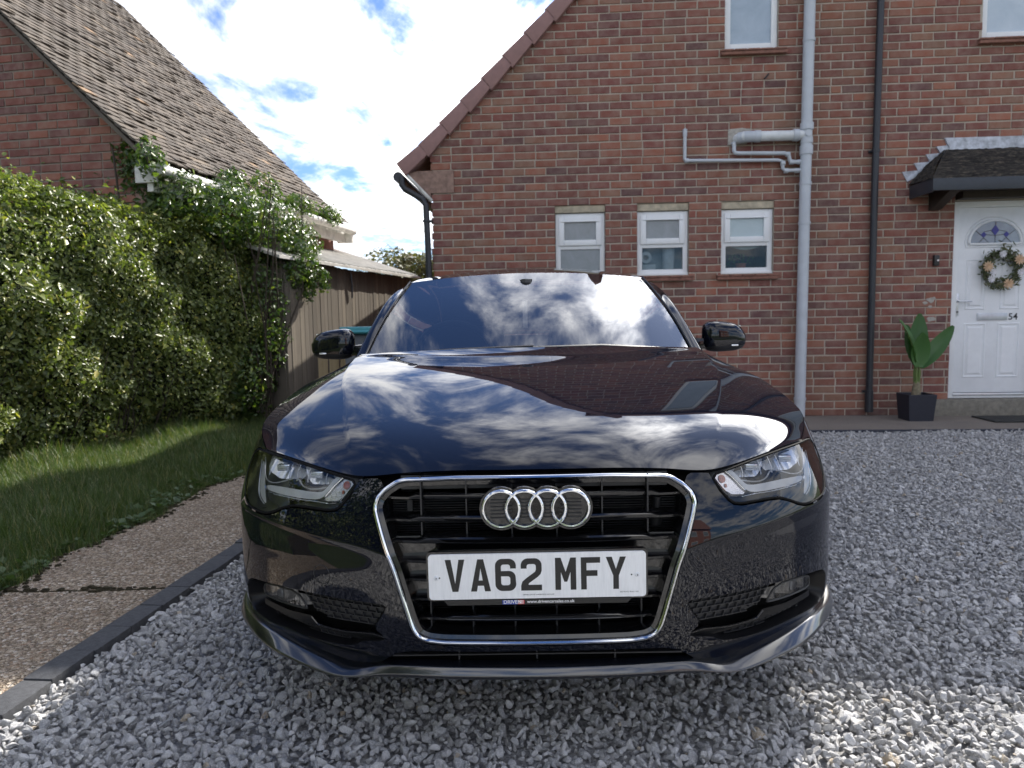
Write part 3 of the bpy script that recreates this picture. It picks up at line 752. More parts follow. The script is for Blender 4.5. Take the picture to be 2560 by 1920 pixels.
# roof slabs, then the cloaked verge tiles
ea, eb = -1.62, 8.4
m = MB()
def slab(q): m.add(q + [(x, y, z - .12) for x, y, z in q], [(0, 1, 2, 3), (7, 6, 5, 4), (0, 4, 5, 1), (1, 5, 6, 2), (2, 6, 7, 3), (3, 7, 4, 0)])
slab([(ea, .03, rake(ea) + .2), (APU + .1, .03, rake(APU + .1) + .2), (APU + .1, 7.6, rake(APU + .1) + .2), (ea, 7.6, rake(ea) + .2)])
slab([(APU - .05, -.14, EZ + .12), (9.75, -.14, EZ + .12), (9.75, 3.75, EZ + 3.1), (APU - .05, 3.75, EZ + 3.1)])
slab([(APU - .05, 7.65, EZ + .12), (9.75, 7.65, EZ + .12), (9.75, 3.75, EZ + 3.1), (APU - .05, 3.75, EZ + 3.1)])
roof = m.build('roof', 'verge_tile', house)
e_ = Vector((1, RK)).normalized(); nn_ = Vector((-e_.y, e_.x))
def verge(p, L, dirv, wide, narrow, first=False):
    n2_ = Vector((-dirv.y, dirv.x)); m_ = MB()
    A = p; B = p + dirv * L
    poly = [A - n2_ * wide, B - n2_ * narrow, B, A]
    poly = [(q.x, q.y) for q in poly]
    m_.prism(poly, -.062, .30)
    return m_.build('verge_tile', 'verge_tile', roof, bevel=.007, smooth=True)
verge(Vector((-1.715, 2.80)), .335, Vector((1, .74)).normalized(), .165, .135)
for i in range(22):
    u = -1.462 + i * .2303; p = Vector((u, 2.992 + (u + 1.449) * .972))
    if u > APU - .05: break
    verge(p + nn_ * .014, .345, (e_ + nn_ * -.045).normalized(), .172, .128)
# kneeler
m = MB(); m.prism([(-1.098, 2.484), (-1.098, 2.722), (-1.50, 2.722), (-1.615, 2.69), (-1.352, 2.42), (-1.352, 2.484)], -.012, .14); m.build('kneeler', 'kneeler_stone', house)
m = MB().tube([(-1.34, -.02, 2.40), (-1.61, -.02, 2.685)], .018, 8); m.build('soffit_trim', 'gutter_white', house)
# gutter end and black downpipe at the corner
m = MB(); m.tube([(-1.70, -.05, 2.66), (-1.70, 7.5, 2.66)], .055, 12); m.build('gutter', 'pipe_black', house)
m = MB(); m.tube([(-1.665, -.03, 2.66), (-1.665, -.03, 2.58), (-1.63, -.03, 2.53), (-1.44, -.03, 2.42), (-1.405, -.03, 2.35), (-1.395, -.03, 1.9), (-1.375, -.03, .05)], .034, 12)
m.build('corner_downpipe', 'pipe_black', house, smooth=True)
boxo('pipe_bracket', 'pipe_black', house, -1.44, -1.335, -.07, .0, 2.17, 2.19)

def frame_ring(m, a, b, c, d, w, y0, y1, wb=None):
    wb = wb or w
    m.box(a, a + w, y0, y1, c, d); m.box(b - w, b, y0, y1, c, d); m.box(a + w, b - w, y0, y1, c, c + wb); m.box(a + w, b - w, y0, y1, d - w, d)
def small_window(o, upper, glass_low, room='room_dark'):
    a, b, c, d = o; lh = .078
    m = MB(); f0, f1, zb, zt = a + .006, b - .006, c + .006, d - lh - .006
    zm = zb + (zt - zb) * .472
    frame_ring(m, f0, f1, zb, zt, .052, .048, .11, .06)
    m.box(f0 + .052, f1 - .052, .052, .108, zm - .028, zm + .028)
    w = m.build('window', 'upvc', house, bevel=.004, smooth=True)
    s = MB(); frame_ring(s, f0 + .034, f1 - .034, zm + .012, zt - .034, .060, .030, .075)
    s.build('sash', 'upvc', w, bevel=.006, smooth=True)
    s = MB(); s.box(f0 + .055, f1 - .055, .022, .046, zt - .092, zt - .080); s.build('drip_bar', 'upvc', w, bevel=.003)
    boxo('sill_bar', 'upvc', w, f0 - .004, f1 + .004, .030, .10, zb - .004, zb + .022, .004)
    boxo('pane', upper, w, f0 + .094, f1 - .094, .055, .062, zm + .070, zt - .094)
    boxo('pane', glass_low, w, f0 + .052, f1 - .052, .072, .078, zb + .06, zm - .028)
    boxo('lintel', 'lintel_stone', house, a + .002, b - .002, .018, .12, d - lh, d - .004, .006)
    # tiled sill
    sl = MB(); nt = 5; wid = (b - a + .10) / nt
    sill = boxo('sill', 'tile_sill', house, a - .045, b + .045, -.045, .05, c - .062, c - .028, .004)
    for i in range(nt):
        q = MB().box(a - .05 + i * wid + .003, a - .05 + (i + 1) * wid - .003, -.052 - random.uniform(0, .01), .06, c - .027, c - .008)
        q.build('sill_tile', 'tile_sill', sill, bevel=.003)
    rm = MB(); yb = .26 if room == 'room_pale' else .7; rm.add([(x, y, z) for z in (zb - .02, zt + .02) for (x, y) in ((f0, .11), (f0, yb), (f1, yb), (f1, .11))], [(0, 1, 5, 4), (1, 2, 6, 5), (2, 3, 7, 6), (0, 3, 2, 1), (4, 5, 6, 7)]); rm.build('room', room, w)
    return w
w1 = small_window(OPEN['w1'], 'pane_frosted', 'pane_frosted')
w2 = small_window(OPEN['w2'], 'pane_frosted', 'pane_clear', 'room_pale')
w3 = small_window(OPEN['w3'], 'pane_pale', 'pane_clear')
# things on the window ledges, seen through the glass
tr = MB(); tr.lathe([(.030, -.05), (.062, -.05), (.062, .05), (.030, .05), (.030, -.05)], 24, 'Y', (.985, .16, 1.75)); o = tr.build('toilet_roll', 'towel_white', None, smooth=True)
for o_ in (o,): o_.location = house.location; o_.rotation_euler = house.rotation_euler
tag(o, 'white paper roll standing on edge inside the middle small window', 'paper roll')
tr = MB(); tr.lathe([(0, 1.62), (.066, 1.62), (.066, 1.86), (.02, 1.86), (.02, 1.855)], 20, 'Z', (1.235, .175, 0)); o = tr.build('kitchen_roll', 'towel_white', None, smooth=True); o.location = house.location; o.rotation_euler = house.rotation_euler
tag(o, 'tall white upright roll inside the middle small window', 'paper roll')
tr = MB(); tr.box(.945, 1.10, .16, .24, 1.612, 1.685); o = tr.build('folded_cloth', 'towel_white', None, bevel=.02, smooth=True); o.location = house.location; o.rotation_euler = house.rotation_euler
tag(o, 'low white folded cloth on the ledge inside the middle small window', 'cloth')
boxo('ledge', 'upvc', w2, .90, 1.40, .085, .25, 1.590, 1.610); boxo('ledge', 'upvc', w3, 1.80, 2.30, .10, .40, 1.590, 1.610)
bl = MB(); pts = [(1.80 + i * .05, 1.885 - .075 * math.sin(math.pi * (i + .0) / 10)) for i in range(11)]
bl.prism([(x, z) for x, z in pts] + [(2.30, 2.0), (1.80, 2.0)], .10, .115); bl.build('scalloped_panel', 'panel_teal', w3)  # teal panel with a scalloped lower edge behind the lower pane
op = empty('windowsill_plant', hw(2.03, .22, 1.61), -AL); tag(op, 'small leafy plant in a terracotta pot inside the window nearest the grey pipe', 'plant')
MB().lathe([(0, 0), (.045, 0), (.06, .06), (.05, .06), (0, .055)], 16).build('pot', 'terracotta', op)
m = MB()
for i in range(60):
    a_ = random.uniform(0, 6.28); rr = random.uniform(.01, .11); p = Vector((rr * math.cos(a_) * 1.3, rr * math.sin(a_) * .5, .06 + random.uniform(0, .10)))
    t1 = Vector((random.gauss(0, 1), random.gauss(0, 1), random.gauss(0, 1))).normalized() * .018; t2 = t1.cross(Vector((random.random(), random.random(), random.random()))).normalized() * .010
    m.add([p - t1, p + t2, p + t1, p - t2], [(0, 1, 2, 3)])
m.build('leaves', 'plant_leaf', op)
# first floor windows
def big_window(o, mull=None):
    a, b, c, d = o; m = MB(); frame_ring(m, a + .004, b - .004, c + .004, d, .062, .040, .11, .078)
    w = m.build('window', 'upvc', house, bevel=.005, smooth=True)
    boxo('pane', 'pane_sky' if mull else 'pane_obscure', w, a + .066, b - .066, .066, .074, c + .082, d - .062)
    s = boxo('sill', 'tile_sill', house, a - .045, b + .08, -.055, .05, c - .055, c - .022, .004); nt = max(5, int((b - a) / .12))
    wid = (b - a + .12) / nt
    for i in range(nt): MB().box(a - .05 + i * wid + .003, a - .05 + (i + 1) * wid - .003, -.062 - random.uniform(0, .012), .06, c - .021, c - .004).build('sill_tile', 'tile_sill', s, bevel=.003)
big_window(OPEN['up']); big_window(OPEN['ur'], True)
# grey soil stack, branch and waste pipes
yp = -.085
sp = MB().tube([(2.592, yp, .0), (2.606, yp, 2.3), (2.618, yp, 4.4), (2.620, yp, 4.98)], .056, 18).build('soil_pipe', 'pipe_grey', house, smooth=True)
for z, h_, r_ in ((2.055, .03, .062), (2.461, .03, .062), (2.80, .09, .066), (2.90, .06, .063), (3.04, .07, .067), (.20, .03, .062), (3.9, .03, .062)):
    u = 2.592 + .0065 * z
    sp2 = MB().tube([(u, yp, z - h_ / 2), (u, yp, z + h_ / 2)], r_, 18).build('pipe_collar', 'pipe_grey', sp, smooth=True)
MB().tube([(2.60, yp, 2.955), (2.45, yp, 2.955), (2.05, yp, 2.958), (1.975, yp, 2.957), (1.935, yp + .03, 2.955), (1.92, yp + .09, 2.955)], [.052, .052, .052, .056, .052, .05], 16).build('branch_pipe', 'pipe_pale', sp, smooth=True)
for u in (2.50, 2.11): MB().tube([(u - .028, yp, 2.957), (u + .028, yp, 2.957)], .062, 16).build('pipe_collar', 'pipe_grey', sp, smooth=True)
MB().tube([(2.10, yp, 2.958), (1.98, yp, 2.957), (1.93, yp + .04, 2.955)], .0575, 16).build('pipe_elbow', 'pipe_grey', sp, smooth=True)
MB().lathe([(0, -.012), (.032, -.012), (.032, .01)], 18, 'Y', (2.61, yp - .056, 2.957)).build('access_cap', 'pipe_grey', sp, smooth=True)
MB().tube([(1.372, .01, 3.058), (1.372, -.045, 3.055), (1.371, -.05, 3.03), (1.369, -.05, 2.76), (1.375, -.05, 2.742), (1.40, -.05, 2.738), (2.33, -.05, 2.716), (2.375, -.05, 2.705), (2.385, -.05, 2.63), (2.41, -.05, 2.605), (2.56, yp, 2.60)], .0185, 10).build('waste_pipe', 'pipe_grey', house, smooth=True)
MB().tube([(1.372, -.05, 3.06), (1.371, -.05, 2.99)], .0235, 10).build('pipe_collar', 'pipe_grey', house, smooth=True)
MB().tube([(1.876, .01, 2.91), (1.877, -.06, 2.90), (1.877, -.062, 2.82), (1.89, -.062, 2.80), (1.93, -.062, 2.796), (2.40, -.062, 2.782), (2.44, -.062, 2.76), (2.455, -.062, 2.70), (2.49, -.062, 2.688), (2.57, yp, 2.686)], .0205, 10).build('waste_pipe', 'pipe_grey', house, smooth=True)
for p in ((1.39, -.05, 2.738), (2.385, -.05, 2.68), (2.42, -.05, 2.604), (2.53, -.06, 2.60), (2.43, -.062, 2.77), (2.47, -.062, 2.69), (2.545, -.07, 2.687)):
    MB().tube([(p[0] - .02, p[1], p[2]), (p[0] + .02, p[1], p[2])], .026, 10).build('pipe_collar', 'pipe_grey', house, smooth=True)
m = MB(); m.add(*brick_geo([(1.826, 2.893), (2.02, 2.90), (2.07, 2.97), (2.06, 3.055), (1.97, 3.068), (1.828, 3.058)], .010)); m.build('mortar_patch', 'render_patch', house)
# black downpipe in the middle of the wall
dp = MB().tube([(3.326, -.055, .06), (3.325, -.055, 2.6), (3.335, -.055, 4.4), (3.337, -.055, 4.98)], .0345, 14).build('downpipe', 'pipe_black', house, smooth=True)
MB().tube([(3.327, -.06, .05), (3.326, -.055, .26)], .042, 14).build('pipe_shoe', 'pipe_black', dp, smooth=True)
for z in (2.78, .27): MB().tube([(3.326, -.055, z - .014), (3.326, -.055, z + .014)], .041, 14).build('pipe_clip', 'pipe_black', dp, smooth=True); boxo('pipe_bracket', 'pipe_black', dp, 3.27, 3.38, -.03, .0, z - .01, z + .01)
# splashes of old mortar beside the door
for (u, z, s_) in ((3.955, 1.235, .055), (3.90, 1.205, .035), (3.95, 1.16, .03), (3.965, 1.03, .05), (3.99, 1.25, .03)):
    m = MB(); pl = [(u + s_ * random.uniform(.6, 1.1) * math.cos(a_ * .7), z + s_ * .75 * random.uniform(.6, 1.1) * math.sin(a_ * .7)) for a_ in range(9)]
    m.add(*brick_geo(pl, .0035, .006)); m.build('mortar_splash', 'render_patch', house)
m = MB().tube([(2.19, -.03, 3.553), (2.24, .0, 3.61)], .008, 6); m.build('wall_nail', 'pipe_black', house)

# ---- front door
fr = MB(); frame_ring(fr, 4.172, 5.062, .18, 2.25, .062, .03, .13, .05)
fr = fr.build('door_frame', 'upvc', house, bevel=.005, smooth=True)
door = boxo('door', 'door_white', house, 4.236, 4.998, .062, .11, .236, 2.187, .004)
boxo('threshold', 'silver', fr, 4.23, 5.0, .02, .09, .205, .232, .003)
def raised(a, b, c, d):
    m = MB(); 
    v = []
    for (ins, dep) in ((0, .062), (.012, .055), (.030, .066), (.052, .0545)):
        v += [(a + ins, dep, c + ins), (b - ins, dep, c + ins), (b - ins, dep, d - ins), (a + ins, dep, d - ins)]
    f = [(12, 13, 14, 15)] + [(r_ * 4 + i, r_ * 4 + (i + 1) % 4, r_ * 4 + 4 + (i + 1) % 4, r_ * 4 + 4 + i) for r_ in range(3) for i in range(4)]
    m.add(v, f); m.build('panel', 'door_white', door)
raised(4.335, 4.545, 1.12, 1.655); raised(4.69, 4.90, 1.12, 1.655); raised(4.335, 4.565, .395, .98); raised(4.68, 4.91, .395, .98)
# fanlight
CU, RU, RV, ZF = 4.617, .252, .223, 1.82
arc = [(CU + RU * math.cos(math.pi * i / 24), ZF + RV * math.sin(math.pi * i / 24)) for i in range(25)]
m = MB(); m.prism(arc, .056, .060); fan = m.build('fanlight', 'fan_glass', door)
out = [(CU + (RU + .045) * math.cos(math.pi * i / 24), ZF + (RV + .045) * math.sin(math.pi * i / 24)) for i in range(25)]
m = MB(); m.tube([(x, .054, z) for x, z in [(CU + RU + .012, ZF - .012)] + [(CU + (RU + .012) * math.cos(math.pi * i / 24), ZF + (RV + .012) * math.sin(math.pi * i / 24)) for i in range(25)] + [(CU - RU - .012, ZF - .012)]], .015, 8, closed=True); m.build('glazing_bead', 'door_white', door, smooth=True)
m = MB(); m.tube([(x, .060, z) for x, z in [(CU + RU + .04, ZF - .04)] + out + [(CU - RU - .04, ZF - .04)]], .010, 8, closed=True); m.build('fanlight_moulding', 'door_white', door, smooth=True)
def diamond(u, z, w, h_, col):
    m = MB(); m.prism([(u, z - h_), (u + w, z), (u, z + h_), (u - w, z)], .050, .055); m.build('pane', col, fan)
diamond(CU - .003, 1.950, .040, .055, 'glass_blue'); diamond(CU - .118, 1.905, .030, .030, 'glass_blue'); diamond(CU + .112, 1.905, .030, .030, 'glass_blue')
m = MB()
for seg in ([(CU, 2.04), (CU, 2.0)], [(CU, 1.895), (CU, 1.82)], [(CU - .04, 1.95), (CU - .118, 1.935)], [(CU + .037, 1.95), (CU + .112, 1.935)], [(CU - .148, 1.905), (CU - .20, 1.95)], [(CU + .142, 1.905), (CU + .20, 1.95)],
            [(CU - .118, 1.875), (CU - .165, 1.82)], [(CU - .118, 1.875), (CU - .06, 1.82)], [(CU + .112, 1.875), (CU + .165, 1.82)], [(CU + .112, 1.875), (CU + .06, 1.82)], [(CU, 1.895), (CU - .088, 1.905)], [(CU, 1.895), (CU + .082, 1.905)]):
    m.tube([(x, .053, z) for x, z in seg], .003, 5)
m.build('lead_came', 'lead_came', fan)
# furniture
h_ = boxo('handle', 'silver', door, 4.243, 4.268, .047, .062, 1.06, 1.295, .004)
MB().tube([(4.256, .05, 1.212), (4.256, .015, 1.212), (4.27, .010, 1.212), (4.385, .012, 1.210)], .009, 8).build('lever', 'silver', h_, smooth=True)
MB().lathe([(0, -.004), (.011, -.004), (.011, .01)], 12, 'Y', (4.256, .046, 1.10)).build('keyhole', 'lead_came', h_)
lp = boxo('letter_plate', 'letter_silver', door, 4.468, 4.774, .050, .062, 1.008, 1.083, .004)
boxo('flap', 'letter_silver', lp, 4.482, 4.760, .046, .0495, 1.018, 1.073, .003)
text_obj('house_number', '54', .098, 'pipe_black', door, Matrix.Translation((4.787, .059, 1.010)) @ Matrix.Rotation(R(90), 4, 'X'), .0012)
# step, porch canopy
boxo('step', 'step_stone', house, 3.985, 5.4, -.10, .06, -.04, .176, .008)
boxo('brick_return', 'brick_red', house, 4.168, 4.172, .01, .1, .18, 2.25)
CY0 = -.47
v = [(3.69, CY0, 2.408), (5.45, CY0, 2.408), (5.45, 0, 2.79), (4.06, 0, 2.79), (3.69, 0, 2.43)]
def grid_tri(A, B, C, Dp, n, m_):
    return [[tuple(Vector(A).lerp(Vector(B), i / n).lerp(Vector(Dp).lerp(Vector(C), i / n), j / m_)) for i in range(n + 1)] for j in range(m_ + 1)]
mb = MB()
def rough_quad(A, B, C, Dp, n, m_, amp):
    G = grid_tri(A, B, C, Dp, n, m_); vv = []
    nv = (Vector(B) - Vector(A)).cross(Vector(Dp) - Vector(A)).normalized()
    if nv.z < 0: nv = -nv
    for j in range(m_ + 1):
        for i in range(n + 1):
            k_ = amp * (random.random() - .3) if 0 < i < n and 0 < j < m_ else 0
            vv.append(tuple(Vector(G[j][i]) + nv * (k_ + .018 * math.sin(math.pi * j / m_))))
    mb.add(vv, [(j * (n + 1) + i, j * (n + 1) + i + 1, (j + 1) * (n + 1) + i + 1, (j + 1) * (n + 1) + i) for j in range(m_) for i in range(n)])
rough_quad(v[0], v[1], v[2], v[3], 60, 18, .016); rough_quad(v[4], v[0], v[3], (4.05, 0, 2.788), 16, 18, .014)
canopy = mb.build('porch_canopy', 'felt_roof', house)
boxo('canopy_fascia', 'fascia_dark', canopy, 3.70, 5.45, CY0 - .005, CY0 + .02, 2.292, 2.408, .004)
boxo('canopy_fascia', 'fascia_dark', canopy, 3.70, 3.722, CY0 + .02, -.002, 2.282, 2.418, .004)
boxo('canopy_soffit', 'bracket_brown', canopy, 3.73, 5.45, CY0 + .02, -.002, 2.33, 2.35)
boxo('canopy_head', 'bracket_brown', canopy, 4.17, 5.45, -.14, -.002, 2.262, 2.328)
m = MB(); m.add([(x, y, z) for x in (3.90, 4.0) for (y, z) in ((-.002, 2.16), (-.002, 2.33), (-.40, 2.33), (-.40, 2.295), (-.08, 2.17))], [(0, 1, 2, 3, 4), (9, 8, 7, 6, 5)] + [(i, i + 5, (i + 1) % 5 + 5, (i + 1) % 5) for i in range(5)])
m.build('bracket', 'bracket_brown', canopy)
m = MB(); m.add([(x, y, z) for (x, y, z) in ((3.74, -.40, 2.43), (3.86, -.43, 2.445), (3.98, -.25, 2.60), (3.90, -.1, 2.60), (3.80, -.2, 2.52))], [(0, 1, 2, 3, 4)]); mo = m.build('bare_patch', 'moss_tan', canopy)
for i, (a_, b_, c_) in enumerate(((3.618, 2.565, .11), (3.735, 2.650, .115), (3.852, 2.735, .115), (3.955, 2.812, .12))):
    m = MB(); m.prism([(a_, b_), (a_ + .055, b_ - .10), (a_ + .20, b_ - .03), (a_ + .155, b_ + .012)], -.010 - .003 * i, .004); m.build('lead_flashing', 'lead_flash', canopy)
m = MB(); m.prism([(4.03, 2.895), (4.085, 2.775), (5.45, 2.77), (5.45, 2.89)], -.026, .004); m.build('lead_flashing', 'lead_flash', canopy)
# key safe
ks = boxo('key_safe', 'key_safe', None, -.026, .026, -.045, .0, -.055, .055, .006); ks.location = hw(3.985, 0, 1.642); ks.rotation_euler = (0, 0, -AL)
tag(ks, 'small black box fixed to the brick wall left of the front door', 'key safe')
MB().lathe([(0, -.051), (.010, -.051), (.010, -.044)], 10, 'Y', (.008, 0, .0)).build('button', 'silver', ks)
# wreath
wr = empty('wreath', hw(4.672, .035, 1.545), -AL); tag(wr, 'dried flower wreath with peach and white blooms on the white door', 'wreath')
m = MB(); m.tube([(.165 * math.cos(a_), 0, .165 * math.sin(a_)) for a_ in np.linspace(0, 2 * math.pi, 33)[:-1]], .018, 6, closed=True); m.build('ring', 'twig', wr)
m = MB()
for i in range(620):
    a_ = random.uniform(0, 6.283); rr = .165 + random.gauss(0, .034); p = Vector((rr * math.cos(a_), random.uniform(-.075, -.005), rr * math.sin(a_)))
    t1 = Vector((math.cos(a_ + 1.2) + random.gauss(0, .7), random.gauss(-.2, .5), math.sin(a_ + 1.2) + random.gauss(0, .7))).normalized() * random.uniform(.018, .04); t2 = t1.cross(Vector((random.random() - .5, random.random(), random.random() - .5))).normalized() * .009
    m.add([p - t1, p + t2, p + t1, p - t2], [(0, 1, 2, 3)])
m.build('foliage', 'wreath_leaf', wr)
def bloom(ang_, rr, col, rad, npet):
    m = MB(); c_ = Vector((rr * math.cos(ang_), -.075, rr * math.sin(ang_)))
    for lay in range(3):
        for i in range(npet):
            a_ = 6.283 * (i + .5 * lay) / npet + random.uniform(-.1, .1); L = rad * (1 - .25 * lay); d_ = Vector((math.cos(a_), -.15 - .45 * lay, math.sin(a_))).normalized(); s_ = Vector((-math.sin(a_), 0, math.cos(a_))) * L * .16
            m.add([c_, c_ + d_ * L * .6 + s_, c_ + d_ * L, c_ + d_ * L * .6 - s_], [(0, 1, 2, 3)])
    m.build('flower', col, wr)
for a_, rr, col in ((R(172), .17, 'petal_peach'), (R(32), .17, 'petal_peach'), (R(285), .165, 'petal_peach'), (R(100), .15, 'petal_white'), (R(345), .17, 'petal_white'), (R(220), .17, 'petal_white'), (R(200), .12, 'petal_white')): bloom(a_, rr, col, .062 if col == 'petal_peach' else .045, 11)
# pot plant
pp = empty('potted_plant', hw(3.665, -.36, .0), -AL); tag(pp, 'broad-leaved green plant in a tapered navy square pot beside the front door', 'potted plant')
m = MB(); v = []
for (hs, z) in ((.118, .0), (.138, .275), (.122, .275), (.118, .24)): v += [(-hs, -hs, z), (hs, -hs, z), (hs, hs, z), (-hs, hs, z)]
m.add(v, [(3, 2, 1, 0), (12, 13, 14, 15)] + [(r_ * 4 + i, r_ * 4 + (i + 1) % 4, r_ * 4 + 4 + (i + 1) % 4, r_ * 4 + 4 + i) for r_ in range(3) for i in range(4)]); m.build('pot', 'pot_navy', pp, bevel=.003)
MB().tube([(-.01, 0, .22), (.0, 0, .34), (.0, 0, .40)], [.045, .040, .026], 10).build('trunk', 'trunk_pale', pp, smooth=True)
for i in range(5):
    a_ = i * 1.35; MB().tube([(.012 * math.cos(a_), .012 * math.sin(a_), .33), (.024 * math.cos(a_), .02 * math.sin(a_), .48), (.02 * math.cos(a_), .02 * math.sin(a_), .62)], [.016, .013, .008], 8).build('stem', 'stem_green', pp, smooth=True)
def blade(base, tip, width, bow, name='leaf', tw=0.):
    A, B = Vector(base), Vector(tip); d_ = B - A; L = d_.length; side = d_.cross(Vector((0, -1, .25))).normalized(); side = (Matrix.Rotation(tw, 3, d_.normalized()) @ side); nv = side.cross(d_).normalized()
    n, mm = 12, 6; v = []
    for i in range(n + 1):
        t_ = i / n; w_ = width * (math.sin(math.pi * min(1, t_ * .93 + .05)) ** .62) * (1 - .15 * t_); c_ = A + d_ * t_ + nv * bow * math.sin(math.pi * t_)
        for j in range(mm + 1):
            q = j / mm * 2 - 1; v.append(c_ + side * q * w_ + nv * (abs(q) * w_ * .35) + nv * .004 * math.sin(t_ * 40 + q * 2))
    return MB().add(v, [(i * (mm + 1) + j, i * (mm + 1) + j + 1, (i + 1) * (mm + 1) + j + 1, (i + 1) * (mm + 1) + j) for i in range(n) for j in range(mm)]).build(name, 'plant_leaf', pp, smooth=True)
blade((.0, .02, .56), (.03, .05, 1.09), .105, -.02); blade((.0, -.03, .55), (-.015, -.12, .90), .102, -.03); blade((-.02, 0, .57), (-.21, -.02, 1.04), .085, .03, tw=.9)
blade((.03, 0, .54), (.33, -.02, .96), .085, -.05, tw=-.4); blade((.02, .05, .6), (.09, .12, 1.0), .060, .02); blade((-.01, .05, .58), (-.06, .12, .98), .060, -.02)
# door mat
dm_ = boxo('door_mat', 'mat_dark', None, 0, .75, -.21, .21, .0, .016, .004); dm_.location = hw(4.30, -.42, .006); dm_.rotation_euler = (0, 0, -AL)
tag(dm_, 'dark patterned door mat lying on the concrete before the step', 'door mat')

# ================================================================== NEIGHBOUR'S HOUSE
AN = R(9.5)
nb = empty('neighbour_house', (-3.5, 7.0, 0), -AN)
tag(nb, 'old brick house with mossy brown tiled roof behind the hedge', 'house')
NS = .98
def nrake(x): return 2.735 - x * NS
nw = wall_sheet('wall', [(-7.2, -.05), (0, -.05), (0, nrake(0)), (-3.6, nrake(-3.6)), (-7.2, nrake(0))], [], 'mortar_dark', nb)
lay_bricks(nw, -7.2, 0.004, -.02, 6.3, 'brick_old', [(-.12, .01, 2.0, 2.44)], [(NS, 1, 2.735), (-NS, 1, 2.735 + 7.2 * NS)], lambda u, z: (0 if z > 2.05 and u > -1.7 else 50) + abs(z - 3) - u * .3)
MB().box(-.118, -.001, -.004, .02, 2.0, 2.44).build('kneeler', 'kneeler_stone', nb)
MB().add([(0, 0, -.05), (0, 4.4, -.05), (0, 4.4, 2.7), (0, 0, 2.7)], [(0, 1, 2, 3)]).add([(-7.2, 4.4, -.05), (0, 4.4, -.05), (0, 4.4, 2.7), (-3.6, 4.4, 6.2), (-7.2, 4.4, 2.7)], [(0, 1, 2, 3, 4)]).build('side_wall', 'brick_old', nb)
# roof: lapped plain tiles
def nplane(s, y, h=0.):
    """s metres up the slope from the eaves"""
    L = math.hypot(1, NS); x = .20 - s / L; z = 2.60 + (s / L) * NS
    # slight sprocket at the eaves and sag in the middle
    z += .045 * math.exp(-s / .35) - .03 * math.sin(math.pi * min(1, max(0, y / 4.5))) * math.sin(math.pi * min(1, s / 5))
    return Vector((x - NS / L * -h * 1.0, y, z + h / L))
L_ = math.hypot(1, NS); SL = 3.8 * L_
m = MB()
for (a_, b_) in ((-.14, 4.52),):
    v = [nplane(0, a_, -.03), nplane(SL, a_, -.03), nplane(SL, b_, -.03), nplane(0, b_, -.03)]
    m.add(v + [p - Vector((0, 0, .05)) for p in v], [(0, 1, 2, 3), (7, 6, 5, 4), (0, 4, 5, 1), (1, 5, 6, 2), (2, 6, 7, 3), (3, 7, 4, 0)])
v = [Vector((-3.6, -.14, 6.3)), Vector((-7.4, -.14, 2.55)), Vector((-7.4, 4.52, 2.55)), Vector((-3.6, 4.52, 6.3))]; m.add(v + [p - Vector((0, 0, .05)) for p in v], [(0, 1, 2, 3), (7, 6, 5, 4), (0, 4, 5, 1)])
nroof = m.build('roof', 'roof_tile', nb)
TW, TG = .167, .098
tiles = []
nr = int(SL / TG)
for r_ in range(nr):
    y = -.16 - (TW / 2 if r_ % 2 else 0); 
    while y < 4.5:
        if y + TW > -.15:
            ya, yb = max(y + .0025, -.155), min(y + TW - .0025, 4.53)
            if yb - ya > .03: tiles.append((r_ * TG, ya, yb))
        y += TW
def tile_geo(s0, ya, yb):
    lift = random.choice([0, 0, 0, 0, .004, .008, .014]); s0 += random.uniform(-.008, .006); tk = .013; tl = random.uniform(-.004, .004); cam_ = .004
    v = []
    for hh in (.0, tk):
        for s_, base in ((s0 - .012, .022 + lift), (s0 + TG + .05, .006)):
            for q, y_ in ((0, ya), (.5, (ya + yb) / 2), (1, yb)):
                v.append(tuple(nplane(s_, y_, base + hh + tl * (q - .5) + (cam_ if q == .5 else 0))))
    # lower 0..2 upper 3..5 ; top lower 6..8 top upper 9..11
    return v, [(6, 7, 10, 9), (7, 8, 11, 10), (0, 1, 7, 6), (1, 2, 8, 7), (0, 6, 9, 3), (2, 5, 11, 8)]
def tscore(t_): p = nplane(t_[0], t_[1]); return math.hypot(p.x + .3, p.y + 6.5) + abs(p.z - 3.0) * .5
tiles = [t_ for t_ in tiles if random.random() > .004]
tiles.sort(key=tscore)
for t_ in tiles[:300]: mesh('roof_tile', *tile_geo(*t_), 'roof_tile', nroof)
m = MB()
for t_ in tiles[300:]: m.add(*tile_geo(*t_))
o = mesh('tile_courses', m.v, m.f, 'roof_tile', nroof); o['kind'] = 'stuff'
# mortar bedding and undercloak along the near verge
m = MB()
for i in range(46):
    s_ = i * .118; a_ = nplane(s_, -.135, -.045); b_ = nplane(s_ + .118, -.135, -.045); t_ = random.uniform(.03, .05)
    q = [a_, b_, b_ + Vector((0, 0, t_)), a_ + Vector((0, 0, t_))]; q2 = [p + Vector((0, .16, 0)) for p in q]
    m.add(q + q2, [(0, 1, 2, 3), (0, 4, 5, 1), (3, 2, 6, 7)])
m.build('verge_bedding', 'bargeboard', nb)
m = MB().tube([(.25, -.16, 2.555), (.25, 4.62, 2.545)], .058, 10); m.build('gutter', 'gutter_white', nb, smooth=True)
boxo('fascia_board', 'gutter_white', nb, .10, .16, -.12, 4.5, 2.36, 2.56)
boxo('bargeboard_end', 'gutter_white', nb, .02, .27, 4.5, 4.56, 2.36, 2.55)
boxo('eaves_box', 'gutter_white', nb, .0, .22, -.15, -.10, 2.44, 2.60)

